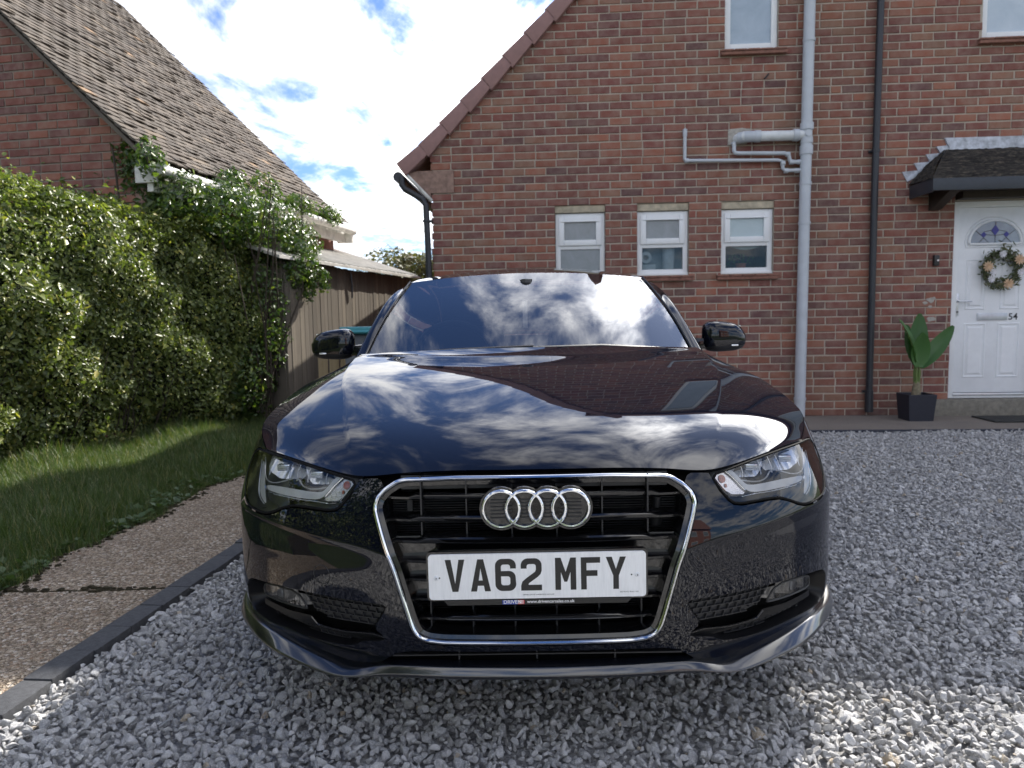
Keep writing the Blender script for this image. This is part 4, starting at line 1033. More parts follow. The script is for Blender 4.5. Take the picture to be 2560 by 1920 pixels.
# ================================================================== SHED
SA, SB = Vector((-2.54, 8.0, 0)), Vector((-1.64, 11.5, 0))
sd = (SB - SA).normalized(); sang = math.atan2(sd.y, sd.x)
shed = empty('timber_shed', tuple(SA), sang); tag(shed, 'weathered vertical board shed with pale sloping roof beside the hedge', 'shed')
Ls = (SB - SA).length; x = 0.; i = 0
while x < Ls:
    w_ = random.uniform(.085, .105)
    b_ = MB().box(x + .004, x + w_ - .004, -.02 - random.uniform(0, .006), .0, -.02, 1.80 + random.uniform(-.012, .012)).build('board', 'fence_board', shed); x += w_
boxo('back_boards', 'matte_black', shed, 0, Ls, .012, .03, -.02, 1.78)
MB().box(-.02, .0, 0, 1.3, -.02, 2.0).build('end_boards', 'fence_board', shed)
m = MB(); v = [(-.25, -.13, 1.80), (Ls + .2, -.13, 1.79), (Ls + .2, 1.5, 2.32), (-.25, 1.5, 2.34)]; m.add(v + [(a, b, c + .035) for a, b, c in v], [(3, 2, 1, 0), (4, 5, 6, 7), (0, 1, 5, 4), (1, 2, 6, 5), (2, 3, 7, 6), (3, 0, 4, 7)])
sr = m.build('roof', 'shed_roof', shed)
for i in range(30):
    xx = -.2 + i * (Ls + .35) / 30; q0 = Vector((xx, -.125, 1.84)); q1 = Vector((xx, 1.48, 2.372))
    MB().tube([q0, q1], .011, 6).build('roof_rib', 'shed_roof', sr)
MB().tube([(1.55, -.05, 1.76), (1.55, -.06, 1.60), (1.56, -.05, 1.42)], .012, 6).build('hook', 'pipe_black', shed)
# pallet of new timber leaning on the shed and a wheelie bin
pal = empty('timber_pallet', (-2.0, 7.35, 0), R(2)); tag(pal, 'pale new timber boards standing upright beyond the left door mirror', 'timber boards')
for i in range(7): MB().box(i * .115, i * .115 + .098, -.02, .0, .0, .78 + random.uniform(-.01, .01)).build('board', 'new_timber', pal, bevel=.002)
MB().box(-.02, .82, .0, .04, .2, .28).build('rail', 'new_timber', pal)
bn = empty('wheelie_bin', (-1.47, 7.35, 0), R(8)); tag(bn, 'grey wheelie bin with teal lid beyond the left door mirror', 'bin')
m = MB().box(-.24, .24, -.26, .26, .06, .97, taper=.78); m.build('body', 'bin_grey', bn, bevel=.015, smooth=True)
lid = MB().box(-.27, .27, -.30, .29, .975, 1.05).build('lid', 'bin_teal', bn, bevel=.018, smooth=True)
MB().tube([(-.2, -.31, 1.0), (-.1, -.335, 1.0), (.1, -.335, 1.0), (.2, -.31, 1.0)], .014, 8).build('handle', 'bin_teal', lid, smooth=True)
for s_ in (-1, 1): MB().lathe([(0, -.03), (.09, -.03), (.10, 0), (.09, .03), (0, .03)], 16, 'X', (s_ * .24, .24, .10)).build('wheel', 'rubber', bn, smooth=True)

# ================================================================== HEDGE AND SHRUBS
def leaves(n, pos_fn, size, seed, up=.35, face=(.75, -.55, .35)):
    """returns verts, faces of n folded leaves"""
    r = np.random.default_rng(seed); P, Nn = pos_fn(r, n); n = len(P)
    d = r.normal(0, 1, (n, 3)); nrm = Nn * .85 + d * .55; nrm /= np.linalg.norm(nrm, axis=1, keepdims=True)
    t1 = r.normal(0, 1, (n, 3)) + np.array([0, 0, up]); t1 -= nrm * (t1 * nrm).sum(1, keepdims=True); t1 /= np.linalg.norm(t1, axis=1, keepdims=True)
    t2 = np.cross(nrm, t1); L = r.lognormal(math.log(size), .36, n)[:, None]; W = L * r.uniform(.42, .6, n)[:, None]
    fold = nrm * (L * .10)
    V = np.stack([P - t1 * L * .5, P + t2 * W * .5 - t1 * L * .08 + fold, P + t2 * W * .36 + t1 * L * .24 + fold, P + t1 * L * .5, P - t2 * W * .36 + t1 * L * .24 + fold, P - t2 * W * .5 - t1 * L * .08 + fold], 1)
    idx = np.arange(n)[:, None] * 6
    F = np.concatenate([idx + np.array([0, 1, 2, 3]), idx + np.array([0, 3, 4, 5])], 0)
    return V.reshape(-1, 3), F
def fast_mesh(name, V, F, mat, parent, smooth=False):
    me = bpy.data.meshes.new(name); nv, nf = len(V), len(F); k = F.shape[1]
    me.vertices.add(nv); me.vertices.foreach_set('co', np.ascontiguousarray(V, np.float32).ravel())
    me.loops.add(nf * k); me.loops.foreach_set('vertex_index', np.ascontiguousarray(F, np.int32).ravel())
    me.polygons.add(nf); me.polygons.foreach_set('loop_start', np.arange(0, nf * k, k, dtype=np.int32))
    me.update(calc_edges=True); me.validate()
    return mk(name, me, mat, parent)
H0, H1 = np.array([-4.95, 1.6]), np.array([-2.72, 8.45])
hd = (H1 - H0) / np.linalg.norm(H1 - H0); hn = np.array([hd[1], -hd[0]]); HL = np.linalg.norm(H1 - H0)
def bumps(a, b): return .075 * np.sin(a * 2.1 + 1.3 * np.sin(b * 2.7)) + .055 * np.sin(a * 5.3 + b * 3.9 + 1) + .035 * np.sin(a * 11.7 - b * 8.3) + .03 * np.sin(b * 13 + a * 4)
def hedge_pos(r, n):
    """points near the surface of a rounded hedge: front face and top"""
    nf = int(n * .70); a = r.uniform(0, HL, nf); z = 2.2 * r.uniform(0.02, 1, nf) ** .92
    bulge = .05 + .16 * np.sin(np.pi * np.clip(z / 2.3, 0, 1)) - .20 * sm(1.85, 2.25, z) - .10 * sm(.5, .0, z)
    depth = np.abs(r.normal(0, .06, nf)) + np.where(r.random(nf) < .3, r.uniform(0, .18, nf), 0); off = bulge + bumps(a, z) - depth
    P1 = np.stack([H0[0] + hd[0] * a + hn[0] * off, H0[1] + hd[1] * a + hn[1] * off, z], 1); N1 = np.tile([hn[0], hn[1], .35], (nf, 1))
    nt = n - nf; a = r.uniform(0, HL, nt); w = -r.uniform(-.12, .95, nt)
    z = 2.18 + bumps(a, w * 2) * .9 - np.abs(r.normal(0, .06, nt)) - .10 * sm(-.05, .12, w) + np.where(r.random(nt) < .05, r.uniform(0, .14, nt), 0)
    P2 = np.stack([H0[0] + hd[0] * a + hn[0] * w, H0[1] + hd[1] * a + hn[1] * w, z], 1); N2 = np.tile([hn[0] * .3, hn[1] * .3, 1.], (nt, 1))
    return np.concatenate([P1, P2]), np.concatenate([N1, N2])
hedge = empty('privet_hedge', (float(H0[0]), float(H0[1]), 0)); hedge.location = (0, 0, 0)
tag(hedge, 'dense clipped green privet hedge along the left side of the path', 'hedge')
V, F = leaves(125000, hedge_pos, .035, 5)
fast_mesh('foliage', V, F, 'hedge_leaf', hedge)
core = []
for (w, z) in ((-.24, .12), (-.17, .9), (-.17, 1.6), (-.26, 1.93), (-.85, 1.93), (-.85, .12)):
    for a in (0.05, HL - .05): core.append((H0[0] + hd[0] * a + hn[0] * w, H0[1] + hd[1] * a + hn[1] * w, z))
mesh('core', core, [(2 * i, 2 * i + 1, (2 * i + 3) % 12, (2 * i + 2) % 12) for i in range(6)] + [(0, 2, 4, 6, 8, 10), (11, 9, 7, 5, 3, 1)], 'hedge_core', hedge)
m = MB()
for i in range(150):
    a = random.uniform(0, HL); b = H0 + hd * a; p = Vector((b[0] + hn[0] * -.1, b[1] + hn[1] * -.1, random.uniform(.0, .3))); q = Vector((b[0] + hd[0] * random.uniform(-.3, .3) + hn[0] * random.uniform(.0, .16), b[1] + hn[1] * random.uniform(0, .16), p.z + random.uniform(.3, .9)))
    m.tube([p, p.lerp(q, .5) + Vector((random.gauss(0, .03), random.gauss(0, .03), 0)), q], [.007, .005, .003], 5)
m.build('twigs', 'twig', hedge)
# climbing shrub over the gutter
cl = empty('climbing_shrub', (-2.7, 7.9, 0)); tag(cl, 'rambling climber with trailing shoots over the gutter above the shed', 'shrub')
def blob_pos(blobs):
    def fn(r, n):
        w = np.array([b[6] for b in blobs], float); k = r.choice(len(blobs), n, p=w / w.sum()); B = np.array([b[:6] for b in blobs], float)[k]
        d = r.normal(0, 1, (n, 3)); d /= np.linalg.norm(d, axis=1, keepdims=True); rad = r.uniform(.45, 1.08, n)[:, None] ** .6
        P = B[:, :3] + d * B[:, 3:6] * rad + r.normal(0, .02, (n, 3)); return P - np.array([-2.7, 7.9, 0]), d + np.array([.2, -.3, .3])
    return fn
blobs = [(-2.95, 7.6, 2.25, .38, .5, .32, 3), (-2.75, 8.2, 2.15, .34, .5, .38, 3), (-2.55, 8.6, 2.0, .28, .4, .34, 2.2), (-3.2, 7.1, 2.35, .22, .3, .25, 1.2), (-2.45, 8.25, 1.78, .20, .3, .28, 1.6), (-3.32, 6.75, 2.62, .12, .2, .16, .5), (-3.05, 8.0, 2.62, .14, .25, .2, .7),
         (-2.75, 9.6, 2.66, .14, .5, .12, .8), (-2.62, 10.6, 2.66, .12, .4, .14, .7), (-2.95, 8.8, 2.72, .14, .4, .2, .7), (-2.7, 7.9, 1.2, .22, .35, .7, 2.4), (-2.82, 7.7, .55, .2, .35, .5, 1.6), (-2.35, 8.35, 1.55, .08, .12, .22, .4), (-2.22, 8.5, 1.62, .06, .1, .14, .25)]
V, F = leaves(15000, blob_pos(blobs), .042, 9, .1)
fast_mesh('foliage', V, F, 'climber_leaf', cl)
m = MB()
for i in range(40):
    p = Vector((random.uniform(-.15, .1), random.uniform(-.3, .5), random.uniform(0, .6))); q = Vector((random.uniform(-.5, .4), random.uniform(-.9, 1.2), random.uniform(1.5, 2.7)))
    m.tube([p, p.lerp(q, .4) + Vector((random.gauss(0, .08), random.gauss(0, .08), .1)), q], [.014, .009, .004], 5)
m.build('branches', 'twig', cl)
MB().box(-.10, .0, -.05, .05, 0, 1.75).build('old_post', 'fence_board', cl)
# ivy on the neighbour's gable
iv = empty('ivy', (-3.75, 6.98, 0)); tag(iv, 'dark ivy climbing the neighbour brick gable near the eaves', 'ivy')
def ivy_pos(r, n):
    t_ = r.uniform(0, 1, n); u = -.30 + .18 * r.normal(0, .45, n) + .1 * np.sin(t_ * 6); z = 1.9 + t_ * 1.0; f = np.stack([-3.5 + math.cos(AN) * u + .25, 7.0 - math.sin(AN) * u - np.abs(r.normal(.03, .03, n)), z], 1)
    k = r.random(n) < .4; f[k, 0] = -3.5 + math.cos(AN) * (-.9 + r.uniform(-.5, .6, k.sum())) + .25; f[k, 1] = 6.97 + .14 - np.abs(r.normal(.03, .05, k.sum())); f[k, 2] = 2.02 + np.abs(r.normal(0, .2, k.sum()))
    return f - np.array([-3.75, 6.98, 0]), np.tile([0., -1., .3], (n, 1))
V, F = leaves(2200, ivy_pos, .05, 3); fast_mesh('foliage', V, F, 'climber_leaf', iv)
MB().tube([(0, 0, 1.0), (.03, -.01, 1.9), (-.04, 0, 2.8)], .01, 5).build('stem', 'twig', iv)
# distant shrubs seen between the houses
for (nm, lab, mat, bl, n_, seed) in (('garden_shrub', 'distant yellow-green shrub seen between the two houses', 'dry_shrub', [(-2.6, 15.5, 1.75, .9, .8, .95, 3), (-1.6, 16, 1.6, .9, .8, 1.0, 3), (-2.1, 15.6, 2.25, .5, .4, .35, 1)], 9000, 21),):
    sh = empty(nm, (-2.7, 7.9, 0)); tag(sh, lab, 'shrub'); V, F = leaves(n_, blob_pos(bl), .075, seed, .6); fast_mesh('foliage', V, F, mat, sh)
    MB().tube([(.5, 7.7, 0), (.5, 7.7, 1.6)], [.05, .02], 6).build('trunk', 'twig', sh)
bt = empty('bare_tree', (-1.9, 20., 0)); tag(bt, 'bare twiggy treetop far off between the houses', 'tree'); m = MB()
MB().tube([(0, 0, 0), (.1, 0, 1.6)], [.12, .08], 8).build('trunk', 'twig', bt)
for i in range(70):
    p = Vector((.1 + random.uniform(-.1, .1), random.uniform(-.1, .1), random.uniform(1.2, 1.9))); q = p + Vector((random.gauss(0, .75), random.gauss(0, .5), random.uniform(.6, 2.0)))
    m.tube([p, p.lerp(q, .5) + Vector((random.gauss(0, .1), random.gauss(0, .1), .1)), q], [.016, .010, .004], 4)
m.build('crown', 'twig', bt)

# ================================================================== ACROSS THE ROAD (seen mirrored in the paintwork)
oh = empty('opposite_house', (20, -27, 0), R(4)); tag(oh, 'brick house with red roof across the road, mirrored in the bumper', 'house')
m = MB().box(-4.5, 4.5, -7, 0, 0, 5.2); m.build('wall', 'brick_red', oh)
m = MB(); v = [(-5, -7.4, 5.1), (5, -7.4, 5.1), (5, .4, 5.1), (-5, .4, 5.1), (-5, -3.5, 8.3), (5, -3.5, 8.3)]; m.add(v, [(3, 2, 5, 4), (1, 0, 4, 5), (0, 3, 4), (2, 1, 5), (0, 1, 2, 3)]); rf = m.build('roof', 'tile_sill', oh)
for x in (-3, 0, 3):
    for z in (.9, 3.3):
        w_ = MB().box(x - .7, x + .7, .0, .05, z, z + 1.2).build('window', 'upvc', oh); MB().box(x - .62, x + .62, .05, .06, z + .08, z + 1.12).build('pane', 'pane_frosted', w_)
def bush_tree(name, label, x, y, h, rx, seed, n_=9000):
    t_ = empty(name, (x, y, 0)); tag(t_, label, 'tree'); MB().tube([(0, 0, 0), (.05, 0, h * .4), (0, .05, h * .7)], [.16, .12, .05], 8).build('trunk', 'twig', t_)
    r = random.Random(seed); bl = [(-2.7 + r.uniform(-.5, .5) * rx, 7.9 + r.uniform(-.5, .5) * rx, h * r.uniform(.35, .85), rx * r.uniform(.3, .5), rx * r.uniform(.3, .5), h * r.uniform(.14, .22), 1) for _ in range(12)]
    V, F = leaves(n_, blob_pos(bl), .16, seed, .1); fast_mesh('crown', V, F, 'tree_leaf', t_)
bush_tree('roadside_tree', 'bushy roadside tree mirrored in the left of the bumper', -5.5, -3.5, 4.6, 4.2, 31)
bush_tree('roadside_tree', 'taller tree beyond the road mirrored in the bumper', -13., -22, 8.0, 6.5, 32)

fh = empty('front_hedge', (-2.7, 7.9, 0)); fh.location = (-2.7, 7.9, 0); tag(fh, 'loose hedge behind the camera, mirrored in the left of the bumper', 'hedge')
V, F = leaves(16000, blob_pos([(-4.0 - .12 * k_, 1.2 - .95 * k_, 1.0 + .15 * math.sin(k_ * 2.1), .62, .75, 1.0 + .12 * math.cos(k_ * 1.7), 1) for k_ in range(7)]), .085, 41, .3); fast_mesh('foliage', V, F, 'hedge_leaf', fh)
MB().box(-1.9, -1.5, -12.5, -6.6, .0, 1.5).build('core', 'hedge_core', fh)

# ================================================================== THE CAR  (local: x right, y rearwards from the nose, z up)
car = empty('parked_car', (.052, 1.675, 0))
car.rotation_euler = (Matrix.Rotation(R(-1.0), 3, 'Z') @ Matrix.Rotation(R(-.28), 3, 'Y')).to_euler()
tag(car, 'glossy black coupe with four-ring badge parked nose-out on the gravel', 'car')
PLAN = np.array([(-.15, .003), (0, 0), (.15, .003), (.3, .016), (.40, .036), (.5, .066), (.6, .110), (.7, .174), (.785, .250), (.848, .340), (.888, .43), (.911, .53), (.922, .65),
                 (.927, .8), (.927, 1.2), (.922, 1.8), (.920, 2.4), (.918, 3.0), (.914, 3.5), (.890, 4.0), (.845, 4.3), (.76, 4.5), (.60, 4.60), (.3, 4.63), (0, 4.635)])
_d = np.r_[0, np.cumsum(np.hypot(*np.diff(PLAN, axis=0).T))]; _d -= _d[1]
PC = CS(_d, PLAN)
def s_of_y(y): i = np.argmax(PLAN[:, 1] >= y) ; return float(np.interp(y, PLAN[1:-2, 1], _d[1:-2]))
CRZ = CS([0, .3, .38, .437, .527, .69, .856, 1.1, 1.5, 6], [.49, .498, .512, .525, .539, .557, .565, .56, .55, .55])
def inset(s, z):
    s = np.abs(s); t = z - CRZ(s); q_ = np.sqrt(t * t + .005 ** 2); up = .5 * (q_ + t) - .0025 * np.exp(-np.abs(t) / .01); dn = .5 * (q_ - t)
    k = .55 + .42 * sm(.24, .66, s)
    d1 = k * (.25 * up + 1.0 * up * up)
    sh = 12 * np.maximum(up - .30, 0) ** 2 * (1 - sm(1.75, 2.2, s))
    d2 = .20 * up + .55 * up * up + sh
    b = sm(.92, 1.15, s); d = d1 * (1 - b) + d2 * b
    w = sm(.36, .46, s) * (1 - sm(.85, 1.02, s))
    d = d + w * (.005 * (1 - np.exp(-dn / .010)) - .12 * dn * np.exp(-(dn / .11) ** 2))
    lo = np.maximum(.33 - z, 0)
    return d + .9 * lo * lo + .05 * lo
def S(s, z, off=0.):
    """point on the body skin; off > 0 lies inside it"""
    s = np.asarray(s, float); z = np.asarray(z, float); a = np.abs(s); P = PC(a); e = 1e-3
    T = PC(a + e) - PC(a - e); T /= np.linalg.norm(T, axis=-1, keepdims=True)
    d = inset(a, z) + off; x = P[..., 0] - T[..., 1] * d; y = P[..., 1] + T[..., 0] * d
    return np.stack([np.where(s < 0, -x, x), y, z + 0 * s], -1)
def side_fn(sg, off=0.): return lambda s, z: S(sg * s, z, off)
HEAD = [(.468, .681), (.534, .692), (.606, .703), (.690, .714), (.788, .722), (.90, .723), (.99, .719), (1.02, .706), (1.03, .672), (1.01, .640), (.965, .606), (.913, .585), (.865, .579), (.809, .576), (.769, .577), (.739, .585), (.706, .599), (.671, .609), (.634, .611), (.578, .610), (.542, .609), (.519, .613), (.506, .623), (.487, .647)]
HEADG = round_poly(HEAD, 1)
CHR = [(0, .701), (.2, .701), (.33, .696), (.356, .690), (.385, .672), (.407, .648), (.413, .624), (.404, .598), (.355, .475), (.317, .347), (.308, .322), (.295, .304), (.272, .294), (.233, .290), (0, .290)]
HOODE = [(0, .714), (.1, .7138), (.2, .7132), (.30, .7095), (.345, .7060), (.38, .7020), (.41, .6985), (.44, .6962), (.468, .6955), (.534, .7005), (.606, .7095), (.69, .720), (.788, .7285), (.86, .7302), (.90, .7298)]
FOG = [(.945, .325), (.935, .345), (.910, .360), (.870, .371), (.811, .379), (.746, .385), (.661, .389), (.588, .390), (.492, .3875), (.424, .386), (.372, .3845), (.384, .358), (.412, .320), (.384, .300), (.386, .288), (.450, .279), (.470, .266), (.503, .260), (.602, .262), (.688, .268), (.775, .271), (.85, .268), (.92, .266), (.95, .285)]
FOGG = round_poly(FOG, 1)
AY, AR, AZ = .905, .352, .335          # front wheel arch
def arch(th): y = AY - AR * math.cos(th); return (s_of_y(y), AZ + AR * math.sin(th))
hs = [p for p in HEAD[11:]]             # lower edge of the lamp, outside to inside
LOWER = [(0, .272), (.25, .270), (.32, .266), (.358, .257), (.388, .236), (.42, .215), (.46, .205), (.54, .208), (.613, .222), (.7, .232), (.80, .238), (.90, .238), (1.0, .238), (1.105, .242)]
def grow(poly, d):
    """offset a closed polygon outwards by d"""
    p = np.asarray(poly, float); a = (np.roll(p, -1, 0) - p); b = p - np.roll(p, 1, 0); a /= np.linalg.norm(a, axis=1, keepdims=True) + 1e-9; b /= np.linalg.norm(b, axis=1, keepdims=True) + 1e-9
    t = a + b; t /= np.linalg.norm(t, axis=1, keepdims=True) + 1e-9; n = np.stack([t[:, 1], -t[:, 0]], 1)
    ar = (p[:, 0] * np.roll(p[:, 1], -1) - np.roll(p[:, 0], -1) * p[:, 1]).sum()
    return [tuple(q) for q in p + n * d * (1 if ar > 0 else -1)]
HG = grow(HEAD, .006)
fas = LOWER + [arch(math.asin((z - AZ) / AR)) for z in (.25, .33, .42, .50)] + [(1.0, .555), (.945, .585)]
fas += [q for q in HG[11:]] + [(.462, .688), (.44, .690), (.41, .6915), (.399, .687)]
fas += [(s + .004 if s > .3 else s, z) for s, z in CHR[4:12]] + [(.273, .2885), (.233, .285), (0, .285)]
CRL = [[(s_, float(CRZ(s_)) + k_) for s_ in np.linspace(.37, .99, 78)] for k_ in (-.026, -.016, -.009, -.004, 0, .004, .009, .016)]
for sg in (1, -1):
    o = patch('bumper', fas, side_fn(sg), .014, 'paint', car, holes=[FOGG], hint=(sg * .3, -1, .2), lines=CRL)
    if sg < 0: o['label'] = 'glossy black bumper half with round tow-eye cover'; bumper_l = o
    else: bumper_r = o
# tow-eye cover ring
cc = [(.557 + .0255 * math.cos(a), .4455 + .0245 * math.sin(a)) for a in np.linspace(0, 2 * math.pi, 41)[:-1]]
m = MB(); m.tube([tuple(p) for p in S(np.array([-q[0] for q in cc]), np.array([q[1] for q in cc]), -.0002)], .0009, 5, closed=True); m.build('tow_eye_cover', 'satin_black', bumper_l, smooth=True)

# ---- chrome frame and grille
def ring_path(half, off): 
    h = half[:-1]; full = [(s, z) for s, z in half] + [(-s, z) for s, z in reversed(half[1:-1])]
    d_ = round_poly(densify(full, .03), 2); return [tuple(p) for p in S(np.array([q[0] for q in d_]), np.array([q[1] for q in d_]), off)]
def sweep_ring(path, prof, name, mat, parent):
    P = np.array(path); n = len(P); T = np.roll(P, -1, 0) - np.roll(P, 1, 0); T /= np.linalg.norm(T, axis=1, keepdims=True)
    F_ = np.tile([0., -1., .12], (n, 1)); F_ -= T * (F_ * T).sum(1, keepdims=True); F_ /= np.linalg.norm(F_, axis=1, keepdims=True); O = np.cross(T, F_)
    c_ = P.mean(0); sgn = np.sign(((P - c_) * O).sum(1)); O *= np.where(sgn == 0, 1, sgn)[:, None]
    k = len(prof); V = np.concatenate([P + O * a + F_ * b for a, b in prof]).reshape(k, n, 3).transpose(1, 0, 2)
    idx = np.arange(n * k).reshape(n, k); Fc = []
    for i in range(n):
        j = (i + 1) % n
        for q in range(k): Fc.append((idx[i, q], idx[i, (q + 1) % k], idx[j, (q + 1) % k], idx[j, q]))
    m = MB(); m.add(V.reshape(-1, 3), Fc); return m.build(name, mat, parent, smooth=True)
cp = ring_path(CHR, -.002)
prof = [(.0005, -.02), (.001, .002), (-.0015, .0062), (-.0055, .0080), (-.0092, .0062), (-.0118, .001), (-.0125, -.02)]
grille = empty('tmp_g'); bpy.data.objects.remove(grille)
grille = sweep_ring(cp, prof, 'grille', 'chrome', car)
sweep_ring(cp, [(-.012, -.02), (-.012, -.004), (-.022, -.006), (-.026, -.03), (-.03, -.06), (-.026, -.06)], 'grille_surround', 'gloss_black', grille)
def gx(z):      # half width of the opening at a height
    pts = [(z_, s_) for s_, z_ in CHR[4:13]]; pts.sort(); return float(np.interp(z, [p[0] for p in pts], [p[1] for p in pts]))
boxo('radiator', 'matte_black', grille, -.42, .42, .165, .18, .25, .72)
m = MB()
for i in range(60):
    z = .285 + i * .0066; m.box(-.37, .37, .150, .163, z, z + .0022)
m.build('radiator_fins', 'radiator', grille)['kind'] = 'stuff'
def slat(z, x0=None, x1=None):
    """one horizontal bar: proud in the middle, stepping back near the frame"""
    w = gx(z) - .030; st = w - .072; V = []; xs = [-w, -w + .035, -st - .012, -st + .012, -st * .5, 0, st * .5, st - .012, st + .012, w - .035, w]
    if x0 is not None: xs = [x for x in xs if x0 <= x <= x1] ; xs = sorted(set(xs + [x0, x1]))
    m = MB(); sec = []
    for x in xs:
        a = abs(x); out = 1 - float(sm(st - .012, st + .012, a)); yb = float(S(min(a, .40), z)[1]); y0 = yb + .030 - .014 * out; hh = .0055 + .0025 * out; zc_ = z - .006 * (1 - out) - .0015 * (1 - out)
        sec.append([(x, y0 + .004, zc_ + hh), (x, y0, zc_ + hh * .55), (x, y0 + .001, zc_ - hh * .5), (x, y0 + .005, zc_ - hh), (x, y0 + .055, zc_ - hh * .6), (x, y0 + .055, zc_ + hh)])
    n = len(sec); v = [p for s_ in sec for p in s_]; f = [(i * 6 + j, i * 6 + (j + 1) % 6, (i + 1) * 6 + (j + 1) % 6, (i + 1) * 6 + j) for i in range(n - 1) for j in range(6)] + [(0, 1, 2, 3, 4, 5), tuple(range((n - 1) * 6, n * 6))[::-1]]
    m.add(v, f); return m.build('slat', 'gloss_black', grille, smooth=True)
for z in (.6475, .5945, .5435): slat(z)
for z in (.496, .449, .399):
    w = gx(z) - .03; slat(z, -w, -.245); slat(z, .245, w)
slat(.399, -.26, .26); slat(.350)
boxo('slat_backing', 'gloss_black', grille, -.35, .35, .075, .085, .395, .545)
boxo('top_panel', 'satin_black', grille, -.335, .335, .085, .093, .663, .698)
for z0, z1 in ((.552, .700), (.300, .395)):
    for x in (-.282, -.169, -.056, .056, .169, .282):
        f_ = 1.0 if z0 > .5 else .94
        MB().box(x * f_ - .0018, x * f_ + .0018, .058, .10, z0, z1).build('vertical_bar', 'satin_black', grille)
# small things seen behind the bars
MB().tube([(.315, .12, .60), (.315, .11, .63)], .010, 10).build('sensor', 'radiator', grille, smooth=True); MB().tube([(.312, .13, .555), (.312, .12, .585)], .018, 12).build('horn', 'radiator', grille, smooth=True); boxo('bracket', 'radiator', grille, -.325, -.312, .11, .12, .60, .635)
# ---- badge: four overlapping rings on a dark mount
RZ_, RS, RM = .6275, .0562, .0437
badge = MB()
for i in range(4): badge.lathe([(0, .0), (RM + .0095, .0), (RM + .0105, .006), (RM + .006, .012), (RM - .010, .012), (RM - .0145, .022), (0, .022)], 32, 'Y', ((i - 1.5) * RS + .004, .013, RZ_))
badge = badge.build('badge', 'gloss_black', car, smooth=True)
for i in range(4):
    c_ = ((i - 1.5) * RS + .004, .009 - .0003 * i, RZ_); a_ = np.linspace(0, 2 * math.pi, 57)[:-1]; m = MB(); v = []
    for t_ in a_:
        for (dr, dy) in ((-.0052, .005), (-.0046, -.0005), (-.002, -.0038), (.0008, -.0042), (.0036, -.0024), (.005, .001), (.0052, .005)):
            v.append((c_[0] + (RM + dr) * math.cos(t_), c_[1] + dy, c_[2] + (RM + dr) * math.sin(t_)))
    n = 56; m.add(v, [(i_ * 7 + j, i_ * 7 + (j + 1) % 7, ((i_ + 1) % n) * 7 + (j + 1) % 7, ((i_ + 1) % n) * 7 + j) for i_ in range(n) for j in range(7)]); m.build('ring', 'chrome', badge, smooth=True)
m = MB()
for x_, hw_ in ((-.0843 + .004, .026), (.0843 + .004, .026), (-.028 + .004, .015), (.028 + .004, .015)):
    for z in (-.022, -.013, -.004, .005, .014, .022): m.box(x_ - hw_, x_ + hw_, .0095, .014, RZ_ + z - .0012, RZ_ + z + .0012)
m.build('badge_slats', 'satin_black', badge)['kind'] = 'stuff'

# ---- number plate
PX, PZ, PY = -.255, .4175, -.024
def rrect(x0, x1, z0, z1, r): return [(cx_ + r * math.cos(R(a0 + 90 * i / 6)), cz_ + r * math.sin(R(a0 + 90 * i / 6))) for cx_, cz_, a0 in ((x1 - r, z1 - r, 0), (x0 + r, z1 - r, 90), (x0 + r, z0 + r, 180), (x1 - r, z0 + r, 270)) for i in range(7)]
plate = MB().prism(rrect(PX, PX + .520, PZ, PZ + .111, .009), PY, PY + .004).build('number_plate', 'plate_white', car)
plate.rotation_euler = (0, R(-.25), 0)
m = MB(); m.prism(rrect(PX - .005, PX + .525, PZ - .004, PZ + .116, .011), PY + .0042, PY + .020); m.build('holder', 'gloss_black', plate)
m = MB(); m.prism([(PX + .045, PZ - .0155), (PX + .475, PZ - .0155), (PX + .487, PZ - .003), (PX + .035, PZ - .003)], PY + .002, PY + .008); m.build('dealer_strip', 'plate_black', plate)
GL = {'V': ([(0, 79), (15, 79), (25, 20), (35, 79), (50, 79), (32.5, 0), (17.5, 0)], []), 'A': ([(0, 0), (17.5, 79), (32.5, 79), (50, 0), (35, 0), (32.5, 14), (17.5, 14), (15, 0)], [[(20, 27), (30, 27), (25, 57)]]),
      'M': ([(0, 0), (0, 79), (13.5, 79), (25, 44), (36.5, 79), (50, 79), (50, 0), (36.5, 0), (36.5, 44), (28.5, 20), (21.5, 20), (13.5, 44), (13.5, 0)], []), 'F': ([(0, 0), (0, 79), (48, 79), (48, 65), (14, 65), (14, 47), (41, 47), (41, 33), (14, 33), (14, 0)], []),
      'Y': ([(0, 79), (15, 79), (25, 49), (35, 79), (50, 79), (32, 33), (32, 0), (18, 0), (18, 33)], [])}
def arc_(cx_, cz_, r, a0, a1, n=8): return [(cx_ + r * math.cos(R(a0 + (a1 - a0) * i / n)), cz_ + r * math.sin(R(a0 + (a1 - a0) * i / n))) for i in range(n + 1)]
GL['6'] = (arc_(17, 17, 17, 180, 270) + arc_(33, 17, 17, 270, 360) + arc_(33, 33, 16, 0, 90) + [(14, 49)] + arc_(20, 59, 6, 180, 90, 5) + arc_(30, 59, 6, 90, 0, 5) + [(36, 55), (50, 55)] + arc_(33, 62, 17, 0, 90) + arc_(17, 62, 17, 90, 180), [arc_(20, 20, 6, 180, 270, 5) + arc_(30, 20, 6, 270, 360, 5) + arc_(30, 30, 6, 0, 90, 5) + [(14, 36)]])
